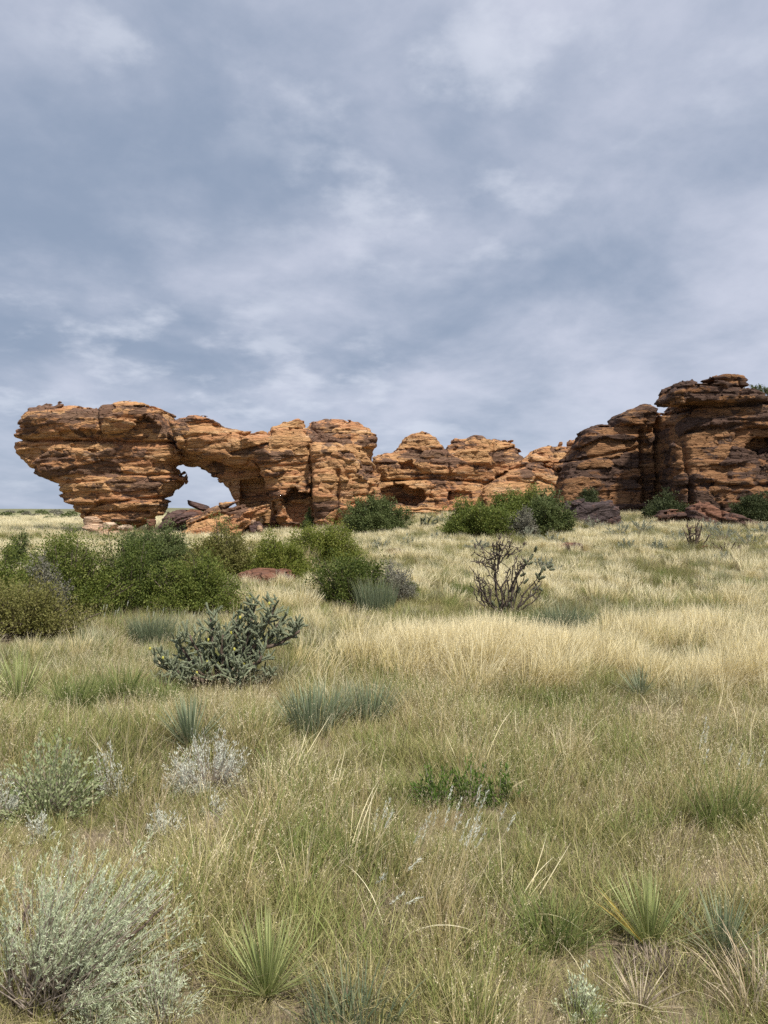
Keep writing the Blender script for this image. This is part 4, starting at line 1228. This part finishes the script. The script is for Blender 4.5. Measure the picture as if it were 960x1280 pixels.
sage(120, 1300, 110, 60, M['sage'], 'low sage sprouts in front of the large sagebrush', 411, leaf=.015, wid=.003, twigs_=50)
sage(545, 1010, 80, 60, M['forb'], 'bright green leafy weed at the left of a patch', 412, name='leafy_weed', cat='weed', group='bright green weeds', leaf=.03, wid=.009, twigs_=34, per=26)
sage(588, 1012, 76, 66, M['forb'], 'bright green leafy weed in the middle of a patch', 413, name='leafy_weed', cat='weed', group='bright green weeds', leaf=.03, wid=.009, twigs_=34, per=26)
sage(626, 1008, 60, 56, M['forb'], 'bright green leafy weed at the right of a patch', 414, name='leafy_weed', cat='weed', group='bright green weeds', leaf=.03, wid=.009, twigs_=26, per=26)
far_sages = [(742,664,44,20,'grey sagebrush directly below the purple boulder'),(775,672,46,22,'grey sagebrush below the right end of the purple boulder'),(802,667,40,20,'grey sagebrush midway between the purple boulder and the red ledge'),
             (905,676,60,26,'wide grey sagebrush touching the middle of the red ledge'),(934,684,56,20,'grey sagebrush below the right end of the red ledge'),(846,680,36,18,'grey sagebrush just left of the dark dead shrub'),
             (884,667,40,18,'grey sagebrush between the dead shrub and the red ledge'),(702,668,40,16,'grey sagebrush below the dark round bush of the clump'),(560,655,40,16,'grey sagebrush at the left foot of the bush clump'),
             (506,654,36,14,'small grey sagebrush right of the shrub at the arch foot'),(660,674,40,16,'grey sagebrush in front of the bush clump'),(690,681,44,16,'grey sagebrush left of the thin red ledge'),
             (512,684,36,16,'grey sagebrush by the small red rock in the grass'),(547,678,40,14,'grey sagebrush in front of the small far cholla'),(600,690,44,16,'grey sagebrush behind the top of the dead cholla'),
             (475,690,36,16,'grey sagebrush at the left of the small red rock'),(478,668,34,15,'grey sagebrush under the shrub at the arch foot'),(822,690,40,16,'grey sagebrush above the small dead twig cluster'),
             (955,670,40,18,'grey sagebrush at the right frame edge before the ledge'),(680,722,50,24,'grey tuft of sagebrush at the right tip of the dead cholla'),(785,690,34,14,'grey sagebrush below the right end of the thin red ledge'),(905,706,36,14,'lowest grey sagebrush in pale grass under the low red ledge')]
for n_, (a_, b_, c_, d_, lb_) in enumerate(far_sages):
    sage(a_, b_, c_, d_, M['sage_dim'], lb_, 430 + n_, group='small grey sagebrush far off', leaf=.09, wid=.030, twigs_=26, per=18)


# ---- yuccas: every leaf a part of its own
def leaf_mesh(name, L, wd, bend, mat, r):
    n = 6
    tt = np.linspace(0, 1, n)
    ww = wd * np.interp(tt, [0, .1, .6, 1], [1.0, .85, .7, .06]) / 2
    x_ = bend * L * tt ** 2.2
    z_ = L * tt * (1 - .12 * abs(bend) * tt)
    V = []
    for q in range(n):
        V += [(x_[q] + ww[q] * .5, -ww[q], z_[q]), (x_[q] - ww[q] * .1, 0, z_[q]), (x_[q] + ww[q] * .5, ww[q], z_[q])]
    Q = []
    for q in range(n - 1):
        for s_ in (0, 1):
            Q.append((q * 3 + s_, q * 3 + s_ + 1, q * 3 + s_ + 4, q * 3 + s_ + 3))
    return raw_mesh(name, np.array(V), np.array(Q), np.zeros((0, 3), np.int32), {'t': np.repeat(tt, 3), 'r': np.full(n * 3, r)}, mat)


def leaf_set(mat, wd, n=6, seed=1):
    rng = np.random.RandomState(seed)
    return [leaf_mesh('leaf', 1.0, wd, rng.uniform(-.05, .16), mat, (q + .5) / n) for q in range(n)]


SETS = {'yucca': leaf_set(M['yucca'], .019), 'yucca_blue': leaf_set(M['yucca_blue'], .022, seed=2), 'gold': leaf_set(M['yucca_gold'], .026, 3, 3), 'dead': leaf_set(M['dead_leaf'], .028, 5, 4), 'dim': leaf_set(M['dead_dim'], .028, 5, 5)}


def yucca(px, py, Lpx, n, kind, label, seed, low=8, dead=10, gold=0, cat='yucca', name='yucca', lift=0.0, group=None, spread=.03, dead_el=(-4, 24), sy=1.0):
    rng = np.random.RandomState(seed)
    x, y = gpoint(px, py)
    L = Lpx * y / F
    root = empty(name, (x, y, gz(x, y) + lift))
    tag(root, label, cat, group)
    OCC.append((x, y, L * .75, .9))
    for q in range(n + dead):
        if q < n:
            el = R(low + (88 - low) * rng.rand() ** 0.85)
            me = SETS[kind][rng.randint(len(SETS[kind]))]
            nm = 'leaf'
            ll = L * rng.uniform(.72, 1.05)
            az = rng.rand() * 2 * np.pi
            if math.cos(az - seed) > .6 and rng.rand() < .25: az += 1.0
            if q < gold:
                me = SETS['gold'][rng.randint(3)]
                az = R(180) + rng.uniform(-.5, .5); el = R(rng.uniform(45, 62))
        else:
            el = R(rng.uniform(*dead_el))
            me = SETS['dead' if rng.rand() < .5 else 'dim'][rng.randint(5)]
            nm = 'dead_leaf'
            ll = L * rng.uniform(.45, .85)
            az = rng.rand() * 2 * np.pi
        o = bpy.data.objects.new(nm, me)
        COL.objects.link(o)
        o.parent = root
        th = math.pi / 2 - el
        o.rotation_euler = (0, th, az)
        o.scale = (ll, ll, ll)
        r_ = spread * L * rng.rand() ** .5
        o.location = (math.cos(az) * r_, math.sin(az) * r_, .03 * L * rng.rand())
    return root


yucca(333, 1250, 118, 150, 'yucca', 'bright yellow green yucca at the bottom left of centre', 501, 26, 16)
yucca(812, 1190, 108, 130, 'yucca', 'yucca with some golden leaves at the lower right', 502, 34, 10, 9)
yucca(800, 1276, 88, 0, 'yucca', 'dead bleached yucca rosette at the bottom right', 503, 10, 64, dead_el=(8, 80), name='dead_yucca', cat='dead yucca')
yucca(238, 940, 76, 130, 'yucca_blue', 'pale yucca with silvery sprigs around it on the left', 504, 28, 6)
yucca(24, 885, 76, 150, 'yucca', 'spiky green yucca at the left edge below the olive shrub', 505, 10, 10)
yucca(392, 922, 68, 250, 'yucca_blue', 'blue green yucca, left and larger of a pair near the cactus', 506, 42, 14, spread=.42)
yucca(460, 908, 58, 190, 'yucca_blue', 'blue green yucca, right and smaller of a pair near the cactus', 507, 42, 8, spread=.36)
yucca(800, 872, 46, 100, 'yucca_blue', 'small dull yucca before the straw grass on the right', 508, 25, 8)
yucca(905, 1205, 92, 90, 'yucca_blue', 'loose grey green yucca right of the golden leaved one', 509, 20, 14)


# ---- grass clumps that stand apart
def clump(px, py, wpx, hpx, mat, n, label, seed, name='grass_clump', cat='grass clump', group=None, wd=.005, lean=.35, curv=.5, bias=0.0, hmin=.55, segs=4):
    rng = np.random.RandomState(seed)
    x, y = gpoint(px, py)
    k_ = y / F
    Rw, H = wpx * k_ / 2, hpx * k_
    rr = Rw * .55 * np.sqrt(rng.rand(n)); aa = rng.rand(n) * 2 * np.pi
    base_ = np.stack([rr * np.cos(aa), rr * np.sin(aa) * .6, np.zeros(n)], -1)
    az = aa + rng.randn(n) * .7
    if bias:
        az = np.where(rng.rand(n) < abs(bias), rng.randn(n) * .6, az)
    mb = MB()
    blades(mb, rng, base_, az, H * (hmin + (1.05 - hmin) * rng.rand(n)), np.full(n, wd) * (.6 + .8 * rng.rand(n)), lean * rng.rand(n) * (.4 + rr / Rw), curv * rng.rand(n), segs, twist=rng.rand(n) * np.pi)
    OCC.append((x, y, Rw * .8, .7))
    o = mb.build(name, mat, None, smooth=False)
    o.location = (x, y, gz(x, y) - 0.01)
    return tag(o, label, cat, group)


clump(702, 796, 96, 48, M['grass_blue'], 900, 'dark blue green grass tuft right of the dead cholla', 601, wd=.008, lean=.9, curv=1.0, hmin=.35)
clump(650, 792, 50, 34, M['grass_green'], 350, 'green grass tuft at the foot of the dead cholla', 602, wd=.007)
clump(150, 885, 80, 66, M['grass_green'], 650, 'fresh green grass clump left of the cholla cactus', 603, wd=.006, lean=.9, curv=1.3, hmin=.3)
clump(92, 892, 84, 62, M['grass_green'], 600, 'fresh green grass clump right of the left edge yucca', 604, wd=.006, lean=.9, curv=1.3, hmin=.3)
clump(200, 888, 60, 52, M['grass_green'], 450, 'bright green grass at the foot of the cholla cactus', 605, wd=.006, lean=.9, curv=1.3, hmin=.3)
clump(578, 748, 46, 26, M['grass_green'], 300, 'small green tuft in straw left of the dead cholla', 606, wd=.008)
clump(190, 812, 90, 52, M['grass_blue'], 600, 'pale green arching grass in front of the left thicket', 607, wd=.006, curv=1.0)
clump(470, 768, 80, 50, M['grass_blue'], 500, 'grey green grass at the foot of the round shrub', 608, wd=.007)
clump(925, 800, 50, 34, M['grass_green'], 350, 'yellow green tuft within the straw grass at far right', 609, wd=.007)
clump(690, 1190, 150, 95, M['grass_green'], 420, 'loose green grass left of the golden leaved yucca', 610, wd=.004, lean=.9, curv=1.3, hmin=.3)
clump(945, 1275, 150, 110, M['dead_leaf'], 120, 'bleached arching grass at the lower right corner', 611, wd=.0045, lean=.9, curv=1.4, segs=7)
clump(440, 1300, 190, 90, M['grass_blue'], 170, 'coarse pale grass at the bottom centre left', 612, wd=.005, lean=.9, curv=.9, hmin=.3)
clump(378, 715, 40, 36, M['straw'], 240, 'straw coloured tuft leaning between the bright shrubs', 613, wd=.008, lean=.5)
clump(905, 1040, 130, 95, M['grass_green'], 330, 'tall green grass with seed heads at the right edge', 614, wd=.004, lean=.7, curv=.9, hmin=.3)


clump(815, 1222, 150, 34, M['dead_dim'], 420, 'grey brown dead leaf litter at the base of the golden leaved yucca', 621, name='leaf_litter', cat='leaf litter', wd=.006, lean=1.5, curv=.9, hmin=.5)
clump(930, 1225, 110, 40, M['dead_dim'], 300, 'grey brown dead leaf litter at the right frame edge', 622, name='leaf_litter', cat='leaf litter', wd=.006, lean=1.5, curv=.9, hmin=.5)


# seed stalks in a bunch
def stalks(px, py, n, hpx, label, seed, name='seed_stalks', lean=.3, wpx=50, mat='straw', head=.07, az0=0.0):
    rng = np.random.RandomState(seed)
    x, y = gpoint(px, py)
    k_ = y / F
    mb = MB()
    base_ = np.stack([rng.uniform(-.5, .5, n) * wpx * k_, rng.uniform(-.2, .2, n) * wpx * k_, np.zeros(n)], -1)
    az = az0 + rng.randn(n) * .4
    H = hpx * k_ * rng.uniform(.7, 1.1, n)
    C = blades(mb, rng, base_, az, H, np.full(n, .0028), lean * rng.uniform(.5, 1.2, n), .25 * rng.rand(n), 6, tip=.6, twist=np.full(n, .2))
    hd = MB()
    for q in range(n):
        d = norm(C[q, -1] - C[q, -2])
        m_ = 34
        P = C[q, -1] + d * (rng.uniform(-1.0, .25, m_) * head)[:, None] + rng.randn(m_, 3) * .0025
        leaves(hd, rng, P, d + rng.randn(m_, 3) * .25, rng.uniform(.010, .018, m_), rng.uniform(.002, .004, m_))
    root = empty(name, (x, y, gz(x, y)))
    tag(root, label, 'seed stalks')
    mb.build('stalks', M[mat], root, smooth=False)
    hd.build('seed_heads', M['silver' if mat == 'straw' else mat], root, smooth=False)
    return root


stalks(548, 1160, 16, 160, 'tall pale straw stalks with plumed heads leaning right in the middle foreground', 701, lean=.42)
stalks(480, 1110, 9, 100, 'short straw stalks left of the tall pale ones', 702, lean=.3, wpx=70)
stalks(915, 1040, 14, 120, 'slim pale seed stalks above green grass at the right edge', 703, lean=.25, wpx=110)
stalks(410, 1195, 4, 150, 'lone straw stalks leaning right above the bright yucca', 704, lean=.9, wpx=30, head=.05)
stalks(185, 800, 12, 40, 'upright straw stalks before the dark gap in the left thicket', 705, lean=.2, wpx=120, head=.05)

# ------------------------------------------------------------------ grass: instanced tufts, each kind one mass
def tuft_mesh(name, mat, seed, n, rad, h, wd, lean, curv, segs=4, head=0, bias=0.0, headw=.004):
    rng = np.random.RandomState(seed)
    mb = MB()
    rr = rad * np.sqrt(rng.rand(n)); aa = rng.rand(n) * 2 * np.pi
    base_ = np.stack([rr * np.cos(aa), rr * np.sin(aa), np.full(n, -.01)], -1)
    az = aa + rng.randn(n) * .9
    hh = rng.uniform(h[0], h[1], n)
    C = blades(mb, rng, base_, az, hh, wd * (.6 + .8 * rng.rand(n)), lean * rng.rand(n), curv * rng.rand(n) ** 1.5, segs, twist=rng.rand(n) * np.pi)
    if head:
        for q in range(n):
            if rng.rand() > .7: continue
            d = norm(C[q, -1] - C[q, -2])
            P = C[q, -1] + d * (rng.uniform(-1.0, .15, head) * hh[q] * .22)[:, None] + rng.randn(head, 3) * .004
            leaves(mb, rng, P, d + rng.randn(head, 3) * .45, rng.uniform(.007, .014, head), rng.uniform(headw * .5, headw, head), t=np.full(head, 1.0), r=rng.uniform(.4, 1, head))
    return mb.mesh(name, mat, smooth=False)


def tuft_collection(name, meshes):
    c_ = bpy.data.collections.new(name)
    for q, me in enumerate(meshes):
        c_.objects.link(bpy.data.objects.new('%s_tuft' % name, me))
    return c_


def grass_stuff(name, label, pts, scale, lean, tint, coll, nvar, seed):
    rng = np.random.RandomState(seed)
    n = len(pts)
    me = bpy.data.meshes.new(name)
    me.vertices.add(n)
    me.vertices.foreach_set('co', pts.astype(np.float32).ravel())
    for nm, arr in (('scale', scale), ('tint', tint)):
        a_ = me.attributes.new(nm, 'FLOAT', 'POINT'); a_.data.foreach_set('value', np.ascontiguousarray(arr, np.float32))
    rot = np.stack([lean * rng.randn(n) * .35, lean * (.6 + .4 * rng.randn(n)), np.zeros(n)], -1).astype(np.float32)
    a_ = me.attributes.new('rot', 'FLOAT_VECTOR', 'POINT'); a_.data.foreach_set('vector', rot.ravel())
    a_ = me.attributes.new('spin', 'FLOAT', 'POINT'); a_.data.foreach_set('value', (rng.rand(n) * 6.283).astype(np.float32))
    a_ = me.attributes.new('pick', 'INT', 'POINT'); a_.data.foreach_set('value', rng.randint(0, nvar, n).astype(np.int32))
    o = link(name, me)
    tag(o, label, kind='stuff')
    ng = bpy.data.node_groups.new(name + '_scatter', 'GeometryNodeTree')
    ng.interface.new_socket('Geometry', in_out='INPUT', socket_type='NodeSocketGeometry')
    ng.interface.new_socket('Geometry', in_out='OUTPUT', socket_type='NodeSocketGeometry')
    N = ng.nodes; Lk = ng.links.new
    gi = N.new('NodeGroupInput'); go = N.new('NodeGroupOutput')
    ci = N.new('GeometryNodeCollectionInfo')
    ci.inputs['Collection'].default_value = coll
    ci.inputs['Separate Children'].default_value = True
    ci.inputs['Reset Children'].default_value = True
    ip = N.new('GeometryNodeInstanceOnPoints')
    ip.inputs['Pick Instance'].default_value = True

    def na(nm, ty):
        nd = N.new('GeometryNodeInputNamedAttribute'); nd.data_type = ty
        nd.inputs['Name'].default_value = nm
        return nd.outputs['Attribute']
    Lk(gi.outputs[0], ip.inputs['Points']); Lk(ci.outputs[0], ip.inputs['Instance'])
    Lk(na('pick', 'INT'), ip.inputs['Instance Index'])
    e1 = N.new('FunctionNodeEulerToRotation'); Lk(na('rot', 'FLOAT_VECTOR'), e1.inputs[0])
    cb = N.new('ShaderNodeCombineXYZ'); Lk(na('spin', 'FLOAT'), cb.inputs[2])
    e2 = N.new('FunctionNodeEulerToRotation'); Lk(cb.outputs[0], e2.inputs[0])
    rr = N.new('FunctionNodeRotateRotation')
    rr.rotation_space = 'LOCAL'
    Lk(e1.outputs[0], rr.inputs[0]); Lk(e2.outputs[0], rr.inputs[1])
    Lk(rr.outputs[0], ip.inputs['Rotation'])
    Lk(na('scale', 'FLOAT'), ip.inputs['Scale'])
    Lk(ip.outputs[0], go.inputs[0])
    md = o.modifiers.new('scatter', 'NODES')
    md.node_group = ng
    return o


NV = 5
coll = {}
coll['straw'] = tuft_collection('straw', [tuft_mesh('straw_tuft', M['g_straw'], 900 + q, 120, .13, (.32, .58), .0055, .5, .9, 5, 3) for q in range(NV)])
coll['pale'] = tuft_collection('pale', [tuft_mesh('pale_tuft', M['g_pale'], 910 + q, 110, .17, (.28, .52), .010, .55, 1.0, 4, 2, headw=.012) for q in range(NV)])
coll['olive'] = tuft_collection('olive', [tuft_mesh('olive_tuft', M['g_olive'], 920 + q, 80, .12, (.08, .24), .0034, 1.0, 1.8, 4) for q in range(NV)])
coll['green'] = tuft_collection('green', [tuft_mesh('green_tuft', M['g_green'], 930 + q, 48, .10, (.16, .42), .0042, .6, 1.3, 5) for q in range(NV)])
coll['tan'] = tuft_collection('tan', [tuft_mesh('tan_tuft', M['g_tan'], 940 + q, 26, .11, (.22, .52), .0021, .62, .7, 5, 9) for q in range(NV)])
coll['grey'] = tuft_collection('grey', [tuft_mesh('grey_tuft', M['g_grey'], 950 + q, 90, .16, (.20, .42), .0085, .6, 1.0, 4) for q in range(NV)])
coll['bleached'] = tuft_collection('bleached', [tuft_mesh('bleached_tuft', M['g_pale'], 970 + q, 14, .07, (.22, .48), .0042, .7, 1.5, 7) for q in range(NV)])
coll['litter'] = tuft_collection('litter', [tuft_mesh('litter_tuft', M['g_litter'], 960 + q, 46, .14, (.08, .22), .0030, 1.5, 1.6, 4) for q in range(NV)])


def pxpy(x, y, z):
    return 480 + x / y * F, 640 + (CAMZ - z) / y * F


def scatter(seed, dens, y0, y1, margin=2.0, umin=-.56, umax=.56):
    rng = np.random.RandomState(seed)
    area = (umax - umin) * (y1 * y1 - y0 * y0) / 2 + 2 * margin * (y1 - y0)
    n = int(area * dens)
    # rows weighted by their width
    yy = np.linspace(y0, y1, 400)
    wv = (umax - umin) * yy + 2 * margin
    cdf = np.cumsum(wv); cdf /= cdf[-1]
    y = np.interp(rng.rand(n), cdf, yy)
    x = umin * y - margin + rng.rand(n) * ((umax - umin) * y + 2 * margin)
    z = ground(x, y)
    px, py = pxpy(x, y, z)
    return rng, x, y, z, px, py


def blob(px, py, cx, cy, rx, ry):
    return np.exp(-(((px - cx) / rx) ** 2 + ((py - cy) / ry) ** 2))


def bare(px, py, x, y):
    b = blob(px, py, 850, 898, 165, 24) * .95 + blob(px, py, 760, 850, 60, 16) * .6 + blob(px, py, 320, 1128, 24, 12) * 1.0 + blob(px, py, 505, 975, 40, 18) * .6
    b += blob(px, py, 930, 700, 60, 6) * .8 + blob(px, py, 720, 690, 70, 4) * .5 + blob(px, py, 300, 730, 60, 8) * .4 + blob(px, py, 810, 1225, 70, 40) * .15
    return np.clip(b, 0, 1)


def straw_w(px, py, x, y):
    n = fbm(x / 1.8, y / 1.8, 0 * x, 21, 3)
    s_ = 1.5 * blob(px, py, 608, 836, 128, 24) - .5 * blob(px, py, 720, 850, 110, 40) - .35 * blob(px, py, 470, 850, 120, 30) - .75 * blob(px, py, 610, 888, 200, 20) - .6 * blob(px, py, 775, 830, 50, 50) - .4 * blob(px, py, 470, 800, 60, 50) - .55 * blob(px, py, 640, 790, 110, 16) + .62 * blob(px, py, 900, 825, 140, 46) + .22 * blob(px, py, 430, 800, 110, 45)
    s_ = s_ + .62 * sstep(765, 728, py) * sstep(440, 560, px) + .18 * sstep(790, 740, py) * sstep(560, 400, px)
    s_ = s_ + .28 * blob(px, py, 130, 820, 160, 40) + .12 * sstep(930, 860, py)
    g_ = np.clip(1.5 * blob(px, py, 608, 836, 130, 26), 0, 1)
    br = sstep(.36, .66, .5 + 1.4 * fbm(x / 1.3, y / 1.3, 0 * x, 151, 3))
    return np.clip((s_ + .4 * n) * (g_ + (1 - g_) * (.12 + .88 * br)), 0, 1)


def green_w(px, py, x, y):
    n = fbm(x / .9, y / .9, 0 * x, 31, 3)
    g_ = .44 + .55 * blob(px, py, 110, 870, 130, 60) + .35 * blob(px, py, 860, 990, 200, 80) + .45 * blob(px, py, 570, 980, 100, 40) + .3 * blob(px, py, 650, 880, 150, 40) + .3 * blob(px, py, 240, 1080, 130, 70)
    g_ = g_ + .25 * blob(px, py, 700, 1170, 120, 70)
    return np.clip(g_ + .75 * n, 0, 1)


tot = 0
parts_ = {}
def put(kind, x, y, z, sc_, ln, tn):
    parts_.setdefault(kind, []).append((np.stack([x, y, z], -1), sc_, ln, tn))


def take(kind, seed, dens, y0, y1, fn, sc0, sc1, ln=.1, umin=-.56, umax=.56, margin=2.0):
    rng, x, y, z, px, py = scatter(seed, dens, y0, y1, margin, umin, umax)
    p_ = fn(px, py, x, y) * (1 - bare(px, py, x, y) * .93)
    tall = kind not in ('olive', 'litter')
    kp = rng.rand(len(x)) < p_
    x, y, z, px, py = x[kp], y[kp], z[kp], px[kp], py[kp]
    fade = np.ones(len(x)); kill = np.zeros(len(x))
    for ox, oy, orad, ok in OCC:
        dd = np.hypot(x - ox, y - oy) / orad
        kill = np.maximum(kill, (ok if tall else ok * .1) * (dd < .85))
        # grass standing in front of a plant is shorter
        fr_ = (np.abs(x - ox * y / oy) < orad) & (y < oy) & (y > oy - orad - .55)
        fade = np.minimum(fade, np.where(fr_, .62, 1.0))
    kp = rng.rand(len(x)) > kill
    x, y, z, px, py, fade = x[kp], y[kp], z[kp], px[kp], py[kp], fade[kp]
    if kind == 'straw': fade = fade * (1 + .22 * blob(px, py, 605, 838, 130, 26))
    sc_ = (sc0 + (sc1 - sc0) * rng.rand(len(x))) * (1 + .45 * fbm(x / 1.2, y / 1.2, 0 * x, 41, 2)) * fade
    tn = np.clip(.5 + .9 * fbm(x / 1.5, y / 1.5, 0 * x, 51, 2) + .22 * rng.randn(len(x)), 0, 1)
    put(kind, x, y, z, sc_, np.full(len(x), ln), tn)


near = lambda px, py, x, y: 1 - straw_w(px, py, x, y) * .75
pat = lambda x, y, sd_, sc_=1.0: np.clip(.5 + 1.5 * fbm(x / sc_, y / sc_, 0 * x, sd_, 3), 0, 1)
take('olive', 1, 140, 1.6, 9, lambda px, py, x, y: near(px, py, x, y) * (.7 + .3 * pat(x, y, 111, .7)), .6, 1.15)
take('olive', 2, 26, 9, 20, near, .8, 1.5)
take('green', 3, 52, 1.6, 9, lambda px, py, x, y: green_w(px, py, x, y) * (1 - .6 * straw_w(px, py, x, y)), .45, .85, .12)
take('green', 4, 10, 9, 20, lambda px, py, x, y: .6 * green_w(px, py, x, y) * (1 - .5 * straw_w(px, py, x, y)), .7, 1.1, .1)
take('tan', 5, 62, 1.6, 9, lambda px, py, x, y: np.clip(pat(x, y, 61, 1.0) * 1.25 - .35 * blob(px, py, 470, 1000, 130, 60), .05, 1), .45, .95, .25)
take('litter', 6, 64, 1.6, 11, lambda px, py, x, y: .85 + 0 * x, .7, 1.3, .0)
take('litter', 16, 12, 11, 24, lambda px, py, x, y: .8 + 0 * x, 1.0, 1.6, .0)
take('bleached', 17, 7, 1.6, 10, lambda px, py, x, y: pat(x, y, 121, .8), .6, 1.1, .25)
take('straw', 7, 24, 5.5, 14, lambda px, py, x, y: straw_w(px, py, x, y) ** 1.7, .55, .95, .30)
take('straw', 27, 46, 6.5, 9.8, lambda px, py, x, y: np.clip(1.6 * blob(px, py, 612, 838, 118, 20), 0, 1), .72, .98, .38)
take('straw', 28, 30, 6.5, 11, lambda px, py, x, y: np.clip(1.3 * blob(px, py, 905, 852, 70, 18) + 1.0 * blob(px, py, 840, 800, 90, 12), 0, 1), .65, .95, .34)
take('pale', 8, 15, 12.5, 26, lambda px, py, x, y: straw_w(px, py, x, y) ** .8 * (.35 + .65 * pat(x, y, 131, 1.6)), .5, .85, .32)
take('grey', 9, 9, 6, 26, lambda px, py, x, y: np.clip(.25 + 1.2 * fbm(x / 1.6, y / 1.6, 0 * x, 71, 3) + .5 * blob(px, py, 130, 820, 150, 40), 0, 1), .5, .9, .15)
take('pale', 10, 7, 26, 49, lambda px, py, x, y: pat(x, y, 81, 2.5), .55, .95, .3)
take('grey', 11, 5, 26, 49, lambda px, py, x, y: pat(x, y, 91, 2.5), .5, .95, .15)
take('olive', 14, 7, 20, 49, lambda px, py, x, y: .8 + 0 * x, 1.4, 2.2, .15)
take('pale', 12, 2.6, 49, 110, lambda px, py, x, y: pat(x, y, 81, 6), 1.0, 1.6, .3, -.56, -.15)
take('grey', 13, 2.2, 49, 110, lambda px, py, x, y: pat(x, y, 91, 6), 1.0, 1.6, .15, -.56, -.15)

LAB = {'bleached': ('bleached_grass', 'bleached curling dead blades among the foreground grass'), 'straw': ('straw_grass', 'golden straw tussock grass in the middle ground'), 'pale': ('pale_grass', 'pale feathery dry grass below the rocks'), 'olive': ('short_grass', 'short olive grass covering the foreground'),
       'green': ('green_grass', 'fresh green grass blades among the short grass'), 'tan': ('seeding_grass', 'thin tan seeding stems standing over the foreground grass'), 'grey': ('grey_grass', 'grey green bunch grass between the straw'), 'litter': ('dead_litter', 'dead grass litter lying on the soil')}
for n_, (kd, lst) in enumerate(parts_.items()):
    P = np.concatenate([a_[0] for a_ in lst]); S_ = np.concatenate([a_[1] for a_ in lst]); Ln = np.concatenate([a_[2] for a_ in lst]); Tn = np.concatenate([a_[3] for a_ in lst])
    grass_stuff(LAB[kd][0], LAB[kd][1], P, S_, Ln, Tn, coll[kd], NV, 1000 + n_)
    print('grass', kd, len(P))

# ------------------------------------------------------------------ far scrub on the plain at the left
rng = np.random.RandomState(5)
mb = MB()
n = 260
v = norm(rng.randn(n, 3)); v[:, 2] = np.abs(v[:, 2])
leaves(mb, rng, v * (rng.rand(n, 1) ** .4) * np.array([.5, .5, .8]), v + rng.randn(n, 3) * .5, rng.uniform(.12, .26, n), rng.uniform(.08, .16, n))
fm = [mb.mesh('scrub', M['leaf_dark'], smooth=False), None]
fm[1] = fm[0].copy(); fm[1].materials[0] = M['leaf_grey']
spots = [(20,651,16,5),(45,648,14,5),(62,652,20,6),(75,646,14,5),(84,652,22,8),(96,655,14,6),(8,646,18,5),(33,644,12,4),(52,642,14,4),(70,641,16,4),(88,646,18,6),(12,641,14,3),(28,640,12,3),(104,650,16,6),(58,646,12,5),(40,654,10,4),(5,655,14,5),(200,650,10,5),(78,658,12,5),(92,660,10,5)]
ORD = ['first', 'second', 'third', 'fourth', 'fifth', 'sixth', 'seventh', 'eighth', 'ninth', 'tenth', 'eleventh', 'twelfth', 'thirteenth']
rank = {}
for par in (0, 1):
    for k_, q in enumerate(sorted(range(par, len(spots), 2), key=lambda q: spots[q][0])):
        rank[q] = k_
for q, (a_, b_, c_, d_) in enumerate(spots):
    x_, y_ = gpoint(a_, max(b_, 641.5))
    y_ = min(y_, 260.0); x_ = wx(a_, y_)
    o = link('scrub_bush', fm[q % 2])
    o.location = (x_, y_, gz(x_, y_))
    sx_ = c_ / F * y_
    o.scale = (sx_, sx_, d_ * 1.4 / F * y_)
    o.rotation_euler = (0, 0, rng.rand() * 6)
    tag(o, '%s %s scrub bush from the left on the plain beyond the arch' % (ORD[rank[q]], 'dark' if q % 2 == 0 else 'grey'), 'bush', 'far scrub on the plain')
